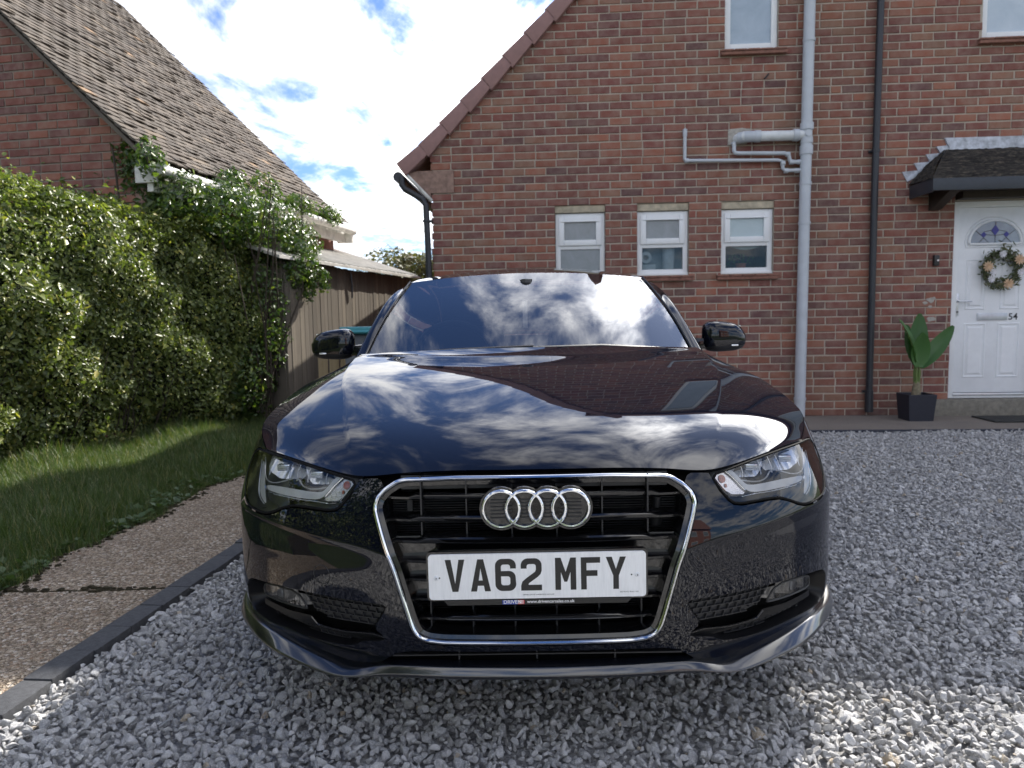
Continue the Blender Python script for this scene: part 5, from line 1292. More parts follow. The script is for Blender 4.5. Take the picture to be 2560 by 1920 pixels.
GL['2'] = ([(0, 0), (50, 0), (50, 14), (18, 14)] + [(19, 18), (40, 33), (47, 40), (50, 49)] + arc_(33, 62, 17, 0, 90) + arc_(17, 62, 17, 90, 180) + [(0, 54), (14, 54)] + arc_(20, 59, 6, 180, 90, 5) + arc_(30, 59, 6, 90, 0, 5) + [(36, 51), (34, 46), (12, 30), (3, 22), (0, 12)], [])
for ch, x0, wd in (('V', .0400, .047), ('A', .1010, .048), ('6', .1600, .050), ('2', .2215, .050), ('M', .3035, .050), ('F', .3650, .048), ('Y', .4245, .048)):
    ol, ho = GL[ch]; V, T = tri_patch(ol, ho, 60)
    v = [(PX + x0 + x / 50 * wd, PY - .0006, PZ + .0195 + z / 1000) for x, z in V]
    m = MB(); m.add(v, [tuple(t_) for t_ in T]); m.build('character', 'plate_black', plate)
RX = Matrix.Rotation(R(90), 4, 'X')
for body, x0, z0, sz, mt, bd in (('DRIVEN', .1780, -.0128, .0125, 'print_white', .0002), ('www.drivencarsales.co.uk', .2350, -.0118, .0108, 'print_white', .0002), ('DRIVEN GROUP HUMBERSIDE DN14 6XF', .2250, .0080, .0042, 'plate_black', 0), ('BESTPLATE  BS AU 145d', .4580, .0110, .0042, 'plate_black', 0)):
    text_obj('lettering', body, sz, mt, plate, Matrix.Translation((PX + x0, PY + (.0008 if z0 < 0 else -.0007), PZ + z0)) @ RX, bd)
boxo('blue_panel', 'print_blue', plate, PX + .1755, PX + .2125, PY + .0012, PY + .002, PZ - .0145, PZ - .0042); boxo('red_panel', 'print_red', plate, PX + .2127, PX + .2285, PY + .0012, PY + .002, PZ - .0145, PZ - .0042)
m = MB()
for i in range(3): m.box(PX + .2145, PX + .2265, PY + .0004, PY + .001, PZ - .0125 + i * .003, PZ - .0112 + i * .003)
m.build('red_panel_lines', 'print_white', plate)
for x0, zc_ in ((.0185, .0535), (.4995, .0535)):
    MB().lathe([(0, -.003), (.0045, -.0028), (.0062, .0)], 16, 'Y', (PX + x0, PY, PZ + zc_)).build('screw', 'screw_white', plate, smooth=True); MB().lathe([(0, -.0034), (.0016, -.0033), (.0017, -.002)], 8, 'Y', (PX + x0, PY, PZ + zc_)).build('screw_slot', 'plate_black', plate)
for x0 in (.0262, .4855): MB().lathe([(0, -.0008), (.0018, -.0008), (.0018, 0)], 8, 'Y', (PX + x0, PY, PZ + .0540)).build('screw_hole', 'plate_black', plate)

# ---- lower intake, splitter lip
boxo('lower_intake', 'matte_black', car, -.40, .40, .09, .10, .20, .30)
m = MB()
for x in (-.195, .0, .195): m.box(x - .002, x + .002, .035, .09, .238, .272)
m.box(-.36, .36, .030, .09, .2515, .2545); m.build('intake_bars', 'satin_black', car)
LZ = CS([0, .25, .33, .40, .46, .54, .62, .70, .80, .90, 1.0, 1.1], [.2335, .2335, .232, .225, .214, .222, .236, .247, .254, .254, .252, .254])
LB = CS([0, .25, .33, .40, .474, .546, .625, .72, .85, 1.0, 1.1], [.203, .203, .202, .198, .192, .193, .200, .206, .210, .214, .220])
ss = np.linspace(-1.10, 1.10, 221); a_ = np.abs(ss); zt, zb = LZ(a_), LB(a_)
ok_ = .032 * (1 - .60 * sm(.66, .92, a_)) * (.30 + .70 * sm(.36, .52, a_))
rows = []
for o_, q in ((.030, 1.10), (.004, 1.03), (-.006, 1.0), (-.012, .93), (-.022, .72), (-.032, .48), (-.036, .36), (-.034, .22), (-.022, .06), (-.004, .0), (.05, -.05), (.16, -.06)):
    P = S(ss, np.full_like(ss, .33), 0); base = S(ss, np.full_like(ss, .36), 0)
    out = o_ * (ok_ / .032) if o_ < 0 else np.full_like(ss, o_)
    Q = np.stack([S(np.array([s_]), np.array([.36]), np.array([oo]))[0] for s_, oo in zip(ss, out)]); Q[:, 2] = zb + (zt - zb) * q; rows.append(Q)
grid_mesh('splitter', np.array(rows), 'paint_lip', car, hint=(0, -1, .3))
boxo('underbody_blocker', 'matte_black', car, -.70, .70, .50, 4.3, .18, .20)  # dark box added beneath the car to block light

# ---- fog lamp recesses
for sg in (1, -1):
    ol = densify(FOGG, .012); A = S(sg * np.array([q[0] for q in ol]), np.array([q[1] for q in ol]), 0); n = len(ol)
    dep = .075; inn = grow(FOGG, -.006); inn = densify(inn, .012)
    cxs, czs = np.mean([q[0] for q in ol]), np.mean([q[1] for q in ol])
    B1 = S(sg * np.array([q[0] + (cxs - q[0]) * .02 for q in ol]), np.array([q[1] + (czs - q[1]) * .03 for q in ol]), .006); B = S(sg * np.array([q[0] + (cxs - q[0]) * .06 for q in ol]), np.array([q[1] + (czs - q[1]) * .10 for q in ol]), dep)
    v = np.concatenate([A, B1, B]); m = MB(); m.add(v, [(r_ * n + i, r_ * n + (i + 1) % n, (r_ + 1) * n + (i + 1) % n, (r_ + 1) * n + i) for r_ in range(2) for i in range(n)])
    rec = m.build('fog_recess', 'trim_dark', car, smooth=True)
    patch('recess_back', [(s_, z_) for s_, z_ in FOGG], side_fn(sg, dep - .003), .03, 'matte_black', rec, hint=(0, -1, 0))
    # honeycomb-like insert: lapped scale cells
    MESHP = [(.655, .384), (.376, .3825), (.412, .322), (.56, .325), (.602, .334)]
    fnm = side_fn(sg, .022); fnr = side_fn(sg, .014)
    patch('mesh_insert', MESHP, fnm, .02, 'satin_black', rec, hint=(0, -1, 0))
    def ribs(poly, rows_, name, dz, ds, slant=.35, offs=.015, base=.024):
        m = MB(); zs = [q[1] for q in poly]; z0, z1 = min(zs), max(zs)
        def seg(sa, za, sb, zb_, wd=.0020):
            k = max(2, int(math.hypot(sb - sa, zb_ - za) / .010)); pa = []
            for i in range(k + 1):
                s_, z_ = sa + (sb - sa) * i / k, za + (zb_ - za) * i / k
                if inside(poly, np.array([s_]), np.array([z_]))[0]: pa.append((s_, z_))
                else:
                    if len(pa) > 1: emit(pa, wd)
                    pa = []
            if len(pa) > 1: emit(pa, wd)
        def emit(pa, wd):
            pa = np.array(pa); tt = pa[-1] - pa[0]; tt /= np.linalg.norm(tt) + 1e-9; nn = np.array([-tt[1], tt[0]]) * wd / 1.0
            q0 = S(sg * (pa[:, 0] - nn[0]), pa[:, 1] - nn[1], base); q1 = S(sg * (pa[:, 0] - nn[0] * .5), pa[:, 1] - nn[1] * .5, offs); q2 = S(sg * (pa[:, 0] + nn[0] * .5), pa[:, 1] + nn[1] * .5, offs); q3 = S(sg * (pa[:, 0] + nn[0]), pa[:, 1] + nn[1], base)
            k = len(pa); m.add(np.concatenate([q0, q1, q2, q3]), [(r_ * k + i, r_ * k + i + 1, (r_ + 1) * k + i + 1, (r_ + 1) * k + i) for r_ in range(3) for i in range(k - 1)])
        smin, smax = min(q[0] for q in poly), max(q[0] for q in poly)
        zl = lambda s_, r_: z0 + (z1 - z0) * r_ / rows_ + (s_ - smin) * slope
        for r_ in range(-2, rows_ + 3):
            seg(smin - .01, zl(smin - .01, r_), smax + .01, zl(smax + .01, r_))
            s_ = smin + (ds / 2 if r_ % 2 else 0) - .02
            while s_ < smax + .02:
                h = (z1 - z0) / rows_; zb_ = zl(s_, r_); seg(s_, zb_, s_ + h * slant, zb_ + h); s_ += ds
        for i in range(len(poly)): seg(*[x for x in poly[i]], *[x for x in poly[(i + 1) % len(poly)]])
        return m.build(name, 'satin_black', rec)
    slope = .02; ribs(MESHP, 4, 'mesh_ribs', 0, .0262)
    LOWM = [(.475, .272), (.50, .2665), (.602, .270), (.688, .2755), (.775, .279), (.82, .285), (.80, .300), (.72, .296), (.60, .287), (.50, .281)]
    slope = .03; ribs(LOWM, 2, 'lower_mesh_ribs', 0, .024, .35, .026, .034)
    patch('lower_mesh', LOWM, side_fn(sg, .034), .02, 'satin_black', rec, hint=(0, -1, 0))
    # gloss blade under the mesh
    FB = [(.606, .322), (.586, .304), (.498, .300), (.418, .3055), (.381, .2975), (.388, .2925), (.455, .284), (.570, .2965), (.70, .303), (.82, .309), (.82, .325), (.70, .320), (.612, .323)]
    patch('blade', FB, lambda s_, z_: S(sg * s_, z_, .006 + .35 * np.maximum(0, .300 - z_) + .10 * np.maximum(0, z_ - .300)), .012, 'trim_dark', rec, hint=(0, -1, 0))
    bl2 = np.array([(.606, .3215), (.586, .3035), (.498, .2985), (.418, .3035), (.382, .2965)]); MB().tube([tuple(q_) for q_ in S(sg * np.interp(np.linspace(0, 4, 30), range(5), bl2[:, 0]), np.interp(np.linspace(0, 4, 30), range(5), bl2[:, 1]), .003)], .0022, 6).build('blade_edge', 'gloss_black', rec, smooth=True)
    patch('blade_underside', [(.57, .296), (.455, .2835), (.39, .292), (.39, .288), (.455, .279), (.57, .291), (.82, .305), (.82, .309)], lambda s_, z_: S(sg * s_, z_, .004 + (.297 - z_) * .0 + .008), .012, 'trim_dark', rec, hint=(0, -1, 0))
    LAMPP = round_poly([(.822, .349), (.815, .366), (.790, .372), (.747, .3765), (.660, .378), (.622, .340), (.640, .337), (.743, .335), (.815, .336)], 1)
    fl = patch('fog_lamp', LAMPP, side_fn(sg, .010), .010, 'fog_glass', car, hint=(0, -1, 0))
    patch('lamp_bowl', LAMPP, lambda s_, z_: S(sg * s_, z_, .030 + .012 * np.cos(s_ * 90)), .008, 'lamp_smoke', fl, hint=(0, -1, 0))
    c_ = S(np.array([sg * .745]), np.array([.357]), .022)[0]; MB().lathe([(.017, .0), (.012, .012), (.004, .016), (0, .016)], 16, 'Y', tuple(c_)).build('bulb', 'lamp_silver', fl, smooth=True)
    ring = densify(LAMPP, .01); m = MB(); m.tube([tuple(p) for p in S(sg * np.array([q[0] for q in ring]), np.array([q[1] for q in ring]), .010)], .0028, 6, closed=True); m.build('lamp_rim', 'satin_black', fl, smooth=True)
    # end cheek of gloss plastic inboard of the mesh
    patch('cheek', [(.372, .384), (.384, .358), (.412, .321), (.400, .333), (.392, .330), (.374, .352), (.362, .384)], lambda s_, z_: S(sg * s_, z_, -.001), .01, 'paint', rec, hint=(0, -1, 0))

# ---- headlamps
def lamp_strip(name, poly, off, mat, parent, sg, fn=None):
    return patch(name, poly, fn or side_fn(sg, off), .009, mat, parent, hint=(0, -1, .2))
def lamp_line(pts, off, r, mat, name, parent, sg):
    pts = np.array(pts, float); c_ = CS(np.r_[0, np.cumsum(np.hypot(*np.diff(pts, axis=0).T))], pts); t_ = np.linspace(0, c_.t[-1], 40); q = c_(t_)
    return MB().tube([tuple(p) for p in S(sg * q[:, 0], q[:, 1], off)], r, 6).build(name, mat, parent, smooth=True)
for sg in (1, -1):
    hl = patch('headlight', HEADG, side_fn(sg, .062), .02, 'lamp_inner', car, hint=(0, -1, .2))
    ol = densify(HEADG, .015); n = len(ol); sA, zA = np.array([q[0] for q in ol]), np.array([q[1] for q in ol]); v = np.concatenate([S(sg * sA, zA, .001), S(sg * sA, zA, .062)])
    MB().add(v, [(i, (i + 1) % n, (i + 1) % n + n, i + n) for i in range(n)]).build('lamp_wall', 'lamp_inner', hl, smooth=True)
    MB().tube([tuple(p) for p in S(sg * sA, zA, .002)], .0035, 6, closed=True).build('lamp_seal', 'matte_black', hl, smooth=True)
    patch('lens', HEADG, side_fn(sg, .0), .012, 'lens_glass', hl, hint=(0, -1, .2))
    # reflectors: two fluted bowls
    R1_ = round_poly([(.930, .700), (.905, .7115), (.80, .7135), (.700, .707), (.672, .700), (.678, .668), (.741, .6625), (.808, .651), (.85, .660)], 1)
    R2_ = round_poly([(.690, .7065), (.604, .6975), (.548, .6875), (.560, .672), (.572, .660), (.643, .6535), (.660, .658), (.672, .672)], 1)
    patch('reflector', R1_, lambda s_, z_: S(sg * s_, z_, .024 + .030 * np.clip(1 - ((s_ - .775) / .10) ** 2, 0, 1) + .0025 * np.abs(np.sin(s_ * 95)) + .2 * (z_ - .66)), .006, 'lamp_silver', hl, hint=(0, -1, .2))
    patch('reflector', R2_, lambda s_, z_: S(sg * s_, z_, .020 + .030 * np.clip(1 - ((s_ - .62) / .065) ** 2, 0, 1) + .003 * np.abs(np.sin(s_ * 130)) + .12 * (z_ - .65)), .005, 'lamp_silver', hl, hint=(0, -1, .2))
    for s0, z0, wd in ((.775, .690, .018), (.625, .684, .016)):
        c_ = S(np.array([sg * s0]), np.array([z0]), .020)[0]; b_ = MB().box(c_[0] - wd, c_[0] + wd, c_[1], c_[1] + .02, c_[2] - .009, c_[2] + .009).build('bulb_shield', 'lamp_silver', hl, bevel=.003, smooth=True)
        for q in range(3): MB().box(c_[0] - wd * .9, c_[0] + wd * .9, c_[1] - .002, c_[1], c_[2] - .006 + q * .005, c_[2] - .0045 + q * .005).build('shield_rib', 'lamp_grey', hl)
    for s0 in (.845, .735, .70, .655, .585): lamp_line([(s0, .704 - (.01 if s0 < .6 else 0)), (s0 + .002, .686), (s0 - .004, .664)], .020, .0012, 'lamp_silver', 'flute_edge', hl, sg)
    lamp_line([(.925, .702), (.895, .690), (.858, .662), (.842, .6545), (.808, .6495), (.741, .661), (.680, .667), (.668, .659), (.645, .6515), (.572, .6585)], .016, .0020, 'lamp_silver', 'bezel', hl, sg)
    DRL = [(.826, .6425), (.812, .631), (.774, .6285), (.692, .6265), (.629, .6262), (.593, .6283), (.576, .6355), (.553, .660), (.524, .687), (.543, .6895), (.563, .668), (.576, .6525), (.587, .6465), (.613, .6445), (.662, .6455), (.730, .6465)]
    lamp_strip('running_light', round_poly(DRL, 1), .013, 'lamp_grey', hl, sg)
    lamp_line([(.826, .640), (.812, .6295), (.774, .6268), (.692, .6248), (.629, .6245), (.593, .6265), (.5745, .634), (.551, .6585), (.522, .686)], .011, .0019, 'chrome', 'bright_strip', hl, sg)
    IND = [(.519, .6835), (.482, .679), (.500, .654), (.514, .638), (.530, .6285), (.566, .6255), (.5745, .6305), (.550, .6565)]
    lamp_strip('indicator', IND, .016, 'lamp_clear', hl, sg)
    c_ = [(.508 + .011 * math.cos(a), .668 + .010 * math.sin(a)) for a in np.linspace(0, 6.283, 13)[:-1]]; lamp_strip('indicator_bulb', c_, .0135, 'lamp_amber', hl, sg)
    c_ = [(.515 + .004 * math.cos(a), .651 + .005 * math.sin(a)) for a in np.linspace(0, 6.283, 9)[:-1]]; lamp_strip('indicator_bulb', c_, .0135, 'lamp_amber', hl, sg)
    lamp_line([(.479, .678), (.499, .649), (.519, .629), (.533, .6235), (.572, .6225), (.641, .6235), (.770, .6245)], .010, .0017, 'chrome', 'bright_strip', hl, sg)
    FIN = round_poly([(.955, .690), (.905, .650), (.866, .610), (.818, .592), (.810, .595), (.838, .625), (.868, .657), (.915, .688)], 1)
    lamp_strip('side_fin', FIN, .020, 'lamp_grey', hl, sg); lamp_line([(.955, .690), (.905, .650), (.866, .610), (.818, .591)], .018, .0018, 'lamp_silver', 'fin_edge', hl, sg)

# ---- bonnet: centre, crease and side lines, lofted
ZC = CS([.05, .10, .2, .4, .6, .8, 1.0, 1.07, 1.13, 1.165], [.7135, .742, .785, .838, .880, .915, .941, .951, .965, .975])
CRE = np.array([(.458, .148, .700), (.503, .262, .756), (.545, .395, .797), (.588, .54, .835), (.63, .70, .872), (.66, .86, .902), (.681, 1.05, .930), (.690, 1.17, .945), (.694, 1.25, .957)])
_c = np.r_[0, np.cumsum(np.linalg.norm(np.diff(CRE, axis=0), axis=1))]; CREC = CS(_c / _c[-1], CRE)
SHUT = [(.90, .7298), (.955, .7405), (1.01, .752), (1.15, .791), (1.36, .842), (1.54, .880), (1.64, .898), (1.76, .915), (1.86, .927)]
_s = np.array(SHUT); _t = (_s[:, 0] - _s[0, 0]) / (_s[-1, 0] - _s[0, 0]); SHC = CS(_t, _s)
def shut_pt(v, off=0.): q = SHC(v); return S(q[..., 0], q[..., 1], off)
HE = np.array(HOODE); HEs = CS(HE[:, 0], HE[:, 1])
nv, na, nb_ = 90, 56, 30
vv = np.linspace(0, 1, nv) ** 1.25
c0y = .05 + (1.165 - .05) * vv; C0 = np.stack([0 * vv, c0y, ZC(c0y)], -1); C1 = CREC(vv); C2 = shut_pt(vv); C1[:, 2] += .008 * sm(.02, .25, vv) * (1 - sm(.9, 1., vv))
sE = np.r_[np.linspace(0, .485, na), np.linspace(.485, .90, nb_)[1:]]; E0 = S(sE, HEs(sE), .001)
C0[0] = E0[0]; G = np.zeros((na + nb_ - 1, nv, 3))
wa = np.linspace(0, 1, na)
for i, w in enumerate(wa):
    # lateral arch from centre to crease
    G[i, :, 0] = C1[:, 0] * w; k = w * w; G[i, :, 1] = C0[:, 1] * (1 - k) + C1[:, 1] * k; k = w ** 2.2; G[i, :, 2] = C0[:, 2] * (1 - k) + C1[:, 2] * k
for i, w in enumerate(np.linspace(0, 1, nb_)[1:]):
    P = C1 * (1 - w) + C2 * w; P[:, 2] += .004 * np.sin(np.pi * w) * np.sin(np.pi * np.clip(vv, 0, 1)); G[na + i] = P
ES = np.array([(0, .714), (.15, .7125), (.3, .7090), (.40, .7020), (.485, .6990), (.60, .7065), (.70, .7165), (.80, .7245), (.90, .7298)]); E1 = S(sE, CS(ES[:, 0], ES[:, 1])(sE), .001)
dist = np.linalg.norm(G - G[:, :1, :], axis=2)[..., None]
G = G + (E1[:, None, :] - G[:, :1, :]) * ((1 - vv) ** 4)[None, :, None] + (E0 - E1)[:, None, :] * np.exp(-(dist / .035) ** 1.5)
Gs = G.copy()
for _ in range(60):        # fair the two strips, keeping centre, crease, side and end lines
    L4 = (Gs[:-2, 1:-1] + Gs[2:, 1:-1] + Gs[1:-1, :-2] + Gs[1:-1, 2:]) / 4
    N_ = Gs.copy(); N_[1:-1, 1:-1] = Gs[1:-1, 1:-1] * .5 + L4 * .5; N_[na - 1] = Gs[na - 1]; N_[0, 1:-1] = Gs[0, 1:-1] * .5 + .125 * (2 * Gs[1, 1:-1] + Gs[0, :-2] + Gs[0, 2:]); N_[0, :, 0] = 0
    N_[na - 1, 1:-1] = Gs[na - 1, 1:-1] * .8 + .1 * (Gs[na - 1, :-2] + Gs[na - 1, 2:]); Gs = N_
kf = (1 - sm(.30, .55, vv))[None, :, None]; G = G * (1 - kf) + Gs * kf
full = np.concatenate([G[::-1] * np.array([-1, 1, 1]), G[1:]], 0)
hood = grid_mesh('bonnet', full, 'paint', car, hint=(0, -.3, 1))
front = full[:, 0, :]; m = MB(); nf_ = len(front); low = front + np.array([0, .012, -.010]); low2 = front + np.array([0, .04, -.012])
m.add(np.concatenate([front, low, low2]), [(r_ * nf_ + i, r_ * nf_ + i + 1, (r_ + 1) * nf_ + i + 1, (r_ + 1) * nf_ + i) for r_ in range(2) for i in range(nf_ - 1)]); m.build('bonnet_lip', 'paint', hood, smooth=True)
# dark blocker box and lining added under the bonnet so that gaps read dark
m = MB(); m.box(-.66, .66, .20, 1.25, .30, .66); m.build('bonnet_blocker', 'matte_black', car)
G2 = full.copy(); G2[:, :, 2] -= .03; G2[:, :, 0] *= .985; G2[:, :, 1] += .02; grid_mesh('bonnet_lining', G2[:, ::6][::4], 'matte_black', hood, hint=(0, 0, 1))

# ---- wings, doors, quarters: patches of the body skin with wheel arches
AY2 = 3.66
def arch_pts(ay, n=20): return [(s_of_y(ay - AR * math.cos(math.pi * i / n)), AZ + AR * math.sin(math.pi * i / n)) for i in range(n + 1)]
f0 = arch_pts(AY); sD0, sD1 = s_of_y(1.45), s_of_y(2.98)
shl = [tuple(SHC(v)) for v in np.linspace(0, 1, 24)]
gap = .002
wing = [(s_, z_ - gap) for s_, z_ in shl] + [(s_of_y(1.36), .930), (sD0 - gap, .932), (sD0 - gap, .22), (f0[-1][0], .22)] + [p for p in f0[::-1] if p[1] > .50 or p[0] > s_of_y(AY)] + [(1.004, .557), (.950, .588), (.966 + .006, .604), (1.018, .638), (1.038, .672), (1.028, .710), (.992, .7245), (.905, .7275)]
rear = arch_pts(AY2)
doorp = [(sD0 + gap, .22), (sD1 - gap, .22), (sD1 - gap, .945), (sD0 + gap, .933)]
sE_ = _d[-1] - .0
quart = [(sD1 + gap, .22)] + rear + [(s_of_y(4.05), .22), (sE_ - .02, .26), (sE_ - .02, .80), (s_of_y(4.3) + .1, .93), (s_of_y(3.9), .952), (sD1 + gap, .945)]
for sg in (1, -1):
    patch('wing', wing, side_fn(sg), .022, 'paint', car, hint=(sg, 0, .2))
    dr = patch('door', doorp, side_fn(sg), .04, 'paint', car, hint=(sg, 0, .2))
    P = S(np.array([sg * s_of_y(2.72), sg * s_of_y(2.80), sg * s_of_y(2.90)]), np.array([.80, .805, .80]), -.022); MB().tube([tuple(p) for p in P], [.012, .014, .012], 8).build('door_handle', 'paint', dr, smooth=True)
    patch('rear_quarter', quart, side_fn(sg), .035, 'paint', car, hint=(sg, 0, .2))
    # arch liners
    for ay in (AY, AY2):
        n = 20; a_ = [(ay - AR * math.cos(math.pi * i / n), AZ + AR * math.sin(math.pi * i / n)) for i in range(n + 1)]; v = [(sg * .905, y, z) for y, z in a_] + [(sg * .55, y, z) for y, z in a_]
        MB().add(v, [(i, i + 1, i + n + 2, i + n + 1) for i in range(n)] + [tuple(range(n + 1, 2 * n + 2))]).build('arch_liner', 'matte_black', car)
    boxo('sill', 'satin_black', car, sg * .83 if sg > 0 else -.90, sg * .90 if sg > 0 else -.83, 1.28, 3.28, .18, .24)
# wheels
for ay in (AY, AY2):
    for sg in (1, -1):
        w = MB().lathe([(.215, -.11), (.29, -.118), (.318, -.105), (.327, -.07), (.327, .07), (.318, .105), (.29, .118), (.215, .11)], 40, 'X', (sg * .80, ay, .325)).build('wheel', 'rubber', car, smooth=True)
        m = MB().lathe([(.225, -.09), (.225, .105), (.215, .115), (.20, .10), (.20, -.09)], 40, 'X', (sg * .80, ay, .325))
        for k in range(10):
            a_ = 2 * math.pi * k / 10 + (.12 if k % 2 else -.12); c_, s_ = math.cos(a_), math.sin(a_); M_ = Matrix.Translation((sg * .80, ay, .325)) @ Matrix.Rotation(a_, 4, 'X'); m.box(sg * .085 - .012, sg * .085 + .012, -.014, .014, .03, .21, M_)
        m.lathe([(0, .105), (.05, .105), (.06, .09), (.06, .06)], 20, 'X', (sg * .80, ay, .325)) if sg > 0 else m.lathe([(0, -.105), (.05, -.105), (.06, -.09), (.06, -.06)], 20, 'X', (sg * .80, ay, .325))
        m.build('rim', 'alloy', w, smooth=True)
# ---- windscreen, pillars, roof
def ws_base(w): return np.stack([.712 * w, 1.215 + .195 * w * w, .958 - .030 * w * w], -1)
def ws_top(w): return np.stack([.592 * w, 1.955 + .06 * w * w, 1.322 - .032 * w * w], -1)
wl_ = np.linspace(-1, 1, 61); vl = np.linspace(0, 1, 41)
WB, WT = ws_base(wl_), ws_top(wl_)
W = WB[:, None] * (1 - vl)[None, :, None] + WT[:, None] * vl[None, :, None]
bul = (.012 * np.sin(np.pi * vl))[None, :] * (1 - .3 * wl_[:, None] ** 2); W[..., 1] -= bul * .55; W[..., 2] += bul * .85
W[..., 0] += np.sign(wl_)[:, None] * .014 * np.sin(np.pi * vl)[None, :] * np.abs(wl_)[:, None] ** 3
screen = grid_mesh('windscreen', W, 'windscreen_glass', car, hint=(0, -1, 1))
# black printed border just inside the glass
bd = W.copy(); bd[..., 1] += .004; bd[..., 2] -= .003; q = []
idx = np.arange(61 * 41).reshape(61, 41); fc = []
for i in range(60):
    for j in range(40):
        wd = abs((wl_[i] + wl_[i + 1]) / 2); vd = (vl[j] + vl[j + 1]) / 2
        if wd > .955 or vd < .05 or vd > .965 or (abs(wl_[i]) < .10 and vd > .86): fc.append((idx[i, j], idx[i + 1, j], idx[i + 1, j + 1], idx[i, j + 1]))
mesh('screen_border', bd.reshape(-1, 3), fc, 'gloss_black', screen)
# cowl and wipers
cw = np.array([[(x, y, z) for (x, y, z) in zip(WB[:, 0] * f_, WB[:, 1] + dy, WB[:, 2] + dz)] for f_, dy, dz in ((1.0, .01, -.002), (1.0, -.03, -.012), (.995, -.08, -.022), (.99, -.14, -.04))])
grid_mesh('cowl', cw, 'satin_black', car, hint=(0, 0, 1))
for pts in (((-.62, 1.31, .949), (-.3, 1.235, .966), (.02, 1.20, .978)), ((.0, 1.205, .970), (.3, 1.23, .972), (.60, 1.31, .952))):
    wp = MB().tube(pts, [.008, .009, .006], 6).build('wiper', 'satin_black', car, smooth=True)
def lerp_curve(pts, n): p = np.array(pts, float); d_ = np.r_[0, np.cumsum(np.linalg.norm(np.diff(p, axis=0), axis=1))]; return CS(d_ / d_[-1], p)(np.linspace(0, 1, n))
# roof rail: inner edge follows the screen then the roof, outer edge follows the side glass
NR = 60
inner = np.concatenate([W[-1, :, :], lerp_curve([tuple(W[-1, -1]), (.578, 2.3, 1.325), (.572, 2.7, 1.333), (.575, 3.1, 1.305), (.59, 3.5, 1.235), (.62, 3.9, 1.115), (.66, 4.25, .985)], 50)[1:]])
belt0 = np.array([.765, 1.435, .926])
outer = lerp_curve([tuple(belt0), (.728, 1.66, 1.075), (.690, 1.90, 1.205), (.652, 2.15, 1.275), (.634, 2.5, 1.296), (.630, 2.9, 1.285), (.640, 3.3, 1.215), (.665, 3.7, 1.095), (.70, 4.05, .96)], len(inner))
tI = np.linspace(0, 1, len(inner))
Q = np.array([inner * (1 - k) + outer * k + np.array([.010, 0, .008]) * math.sin(math.pi * k) * 1.2 for k in np.linspace(0, 1, 9)])
for sg in (1, -1):
    pl = Q * np.array([sg, 1, 1]); grid_mesh('pillar', pl, 'paint', car, hint=(sg, -.3, .4))
    ed = inner[:41] * np.array([sg, 1, 1]) + np.array([sg * .004, -.002, .004]); MB().tube([tuple(p) for p in ed], .0048, 6).build('screen_trim', 'satin_black', screen, smooth=True)
    bl_ = S(np.array([sg * s_of_y(y) for y in np.linspace(1.45, 4.0, len(inner))]), np.interp(np.linspace(1.45, 4.0, len(inner)), [1.45, 2.98, 4.0], [.932, .945, .95]), .012)
    o2 = outer * np.array([sg, 1, 1]); sgm = np.array([bl_ * (1 - k) + o2 * k for k in np.linspace(0, 1, 8)]); grid_mesh('side_window', sgm, 'side_glass', car, hint=(sg, 0, .3))
    MB().tube([tuple(p) for p in bl_[::4] + np.array([sg * .006, 0, .004])], .007, 6).build('belt_trim', 'satin_black', car, smooth=True)
rf_in = inner[40:]; nrr = len(rf_in); ws_ = np.linspace(-1, 1, 41); RF = np.zeros((41, nrr, 3))
tt_ = np.linspace(0, 1, nrr)
crown = np.interp(tt_, [0, .15, .4, .6, .8, 1], [.032, .042, .042, .04, .035, .02])
for i, w in enumerate(ws_):
    RF[i, :, 0] = rf_in[:, 0] * w; RF[i, :, 1] = rf_in[:, 1] - (1 - w * w) * .06 * (1 - tt_); RF[i, :, 2] = rf_in[:, 2] + crown * (1 - w * w)
kroof = 26; grid_mesh('roof', RF[:, :kroof + 1], 'paint', car, hint=(0, 0, 1)); grid_mesh('rear_window', RF[:, kroof:], 'side_glass', car, hint=(0, 0, 1))
bt_ = []
for v in np.linspace(0, 1, 14):
    y = 4.22 + .40 * v; z = .985 - .01 * v - .20 * max(0, v - .8) ** 1.2; hwid = .68 - .12 * v * v
    bt_.append([(hwid * w, y - .05 * w * w * v, z + .02 * (1 - w * w)) for w in np.linspace(-1, 1, 21)])
grid_mesh('boot_lid', np.array(bt_), 'paint', car, hint=(0, 0, 1))
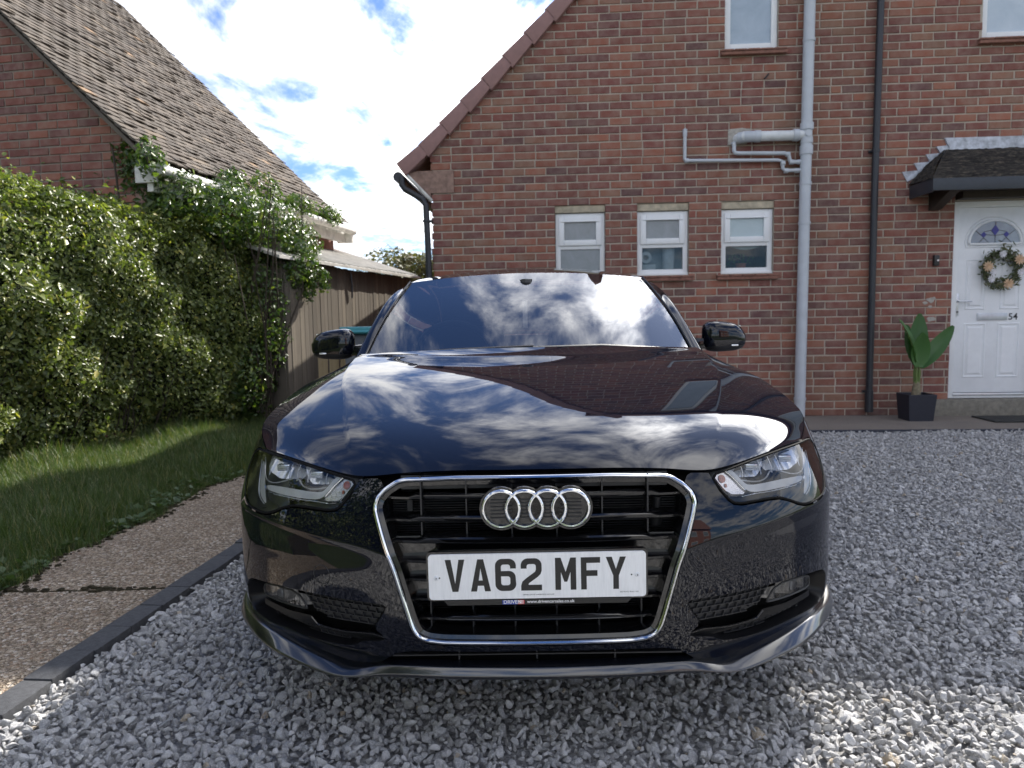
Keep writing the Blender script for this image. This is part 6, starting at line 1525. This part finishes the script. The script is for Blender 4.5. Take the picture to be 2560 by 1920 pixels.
# ---- door mirrors
for sg in (1, -1):
    def mshape(n1=28, n2=20):
        out_ = []
        for i in range(n2 + 1):
            th = math.pi * i / n2 - math.pi / 2; row = []
            for j in range(n1):
                ph = 2 * math.pi * j / n1; c1, s1 = math.cos(th), math.sin(th); c2, s2 = math.cos(ph), math.sin(ph); pw = lambda q, e: math.copysign(abs(q) ** e, q)
                x = pw(c1, .55) * pw(c2, .6); y = pw(c1, .55) * pw(s2, .75); z = pw(s1, .62)
                z_ = .992 + z * (.066 if z > 0 else .070) - .012 * x * (1 if z > 0 else -.3); x_ = .903 + x * (.104 - .018 * max(0, z) * (x > 0)) ; y_ = 1.62 + y * (.075 if y < 0 else .035) - .03 * max(0, -x) * 0 + .02 * x
                row.append((sg * x_, y_, z_))
            out_.append(row)
        return np.array(out_)
    MS = mshape(); n2_, n1_ = MS.shape[:2]; cut = 7
    def part(a, b, nm, mat):
        q = MS[a:b]; m = MB(); k = len(q); m.add(q.reshape(-1, 3), [(i * n1_ + j, i * n1_ + (j + 1) % n1_, (i + 1) * n1_ + (j + 1) % n1_, (i + 1) * n1_ + j) for i in range(k - 1) for j in range(n1_)]); return m.build(nm, mat, None, smooth=True)
    mir = part(cut, n2_, 'door_mirror', 'paint'); mir.parent = car
    lo_ = part(0, cut + 1, 'mirror_underside', 'satin_black'); lo_.parent = mir
    m = MB(); a_, b_ = sg * .74, sg * .84; v = [(a_, 1.56, .935), (a_, 1.66, .935), (a_, 1.66, .99), (a_, 1.57, .99), (b_, 1.58, .938), (b_, 1.64, .938), (b_, 1.64, .982), (b_, 1.575, .982)]; m.add(v, [(0, 1, 2, 3), (4, 7, 6, 5), (0, 4, 5, 1), (1, 5, 6, 2), (2, 6, 7, 3), (3, 7, 4, 0)]); m.build('mirror_arm', 'paint', mir, bevel=.008, smooth=True)
    boxo('repeater', 'lamp_silver', mir, sg * .935 - .016, sg * .935 + .016, 1.546, 1.56, .948, .955, .003)
    m = MB(); m.box(sg * .903 - .088, sg * .903 + .088, 1.653, 1.658, .94, 1.04); m.build('mirror_glass', 'lamp_silver', mir)
# ---- cabin
dash = np.array([[(w * .70, y + .10 * w * w, z - .015 * w * w) for w in np.linspace(-1, 1, 21)] for y, z in ((1.27, .935), (1.40, .945), (1.60, .950), (1.72, .925), (1.76, .86), (1.75, .70))])
grid_mesh('dashboard', dash, 'seat_fabric', car, hint=(0, 0, 1), normals=False)
MB().tube([(-.36 + .19 * math.cos(a), 1.86 - .07 * math.sin(a), .905 + .175 * math.sin(a)) for a in np.linspace(0, 6.283, 33)[:-1]], .015, 8, closed=True).build('steering_wheel', 'satin_black', car, smooth=True)
boxo('cabin_floor', 'matte_black', car, -.74, .74, 1.3, 3.9, .25, .30)
MB().box(-.72, .72, 3.45, 3.55, .3, .98).build('rear_shelf', 'seat_fabric', car)
for x in (-.37, .37):
    st = MB().box(x - .24, x + .24, 2.28, 2.42, .45, 1.08, Matrix.Translation((0, 2.3, .5)) @ Matrix.Rotation(R(-14), 4, 'X') @ Matrix.Translation((0, -2.3, -.5))).build('seat', 'seat_fabric', car, bevel=.05, smooth=True)
    MB().box(x - .25, x + .25, 1.88, 2.36, .38, .52).build('seat_cushion', 'seat_fabric', st, bevel=.04, smooth=True)
    MB().box(x - .125, x + .125, 2.44, 2.53, 1.10, 1.25).build('headrest', 'seat_fabric', st, bevel=.035, smooth=True)
mi = MB().box(-.115, .115, 1.845, 1.87, 1.185, 1.245).build('rear_view_mirror', 'dark_trim', car, bevel=.012, smooth=True)
MB().lathe([(0, 0), (.035, 0), (.03, .05), (0, .05)], 14, 'Z', (0, 1.86, 1.235)).build('mirror_mount', 'dark_trim', mi, smooth=True)
bpy.context.view_layer.update()
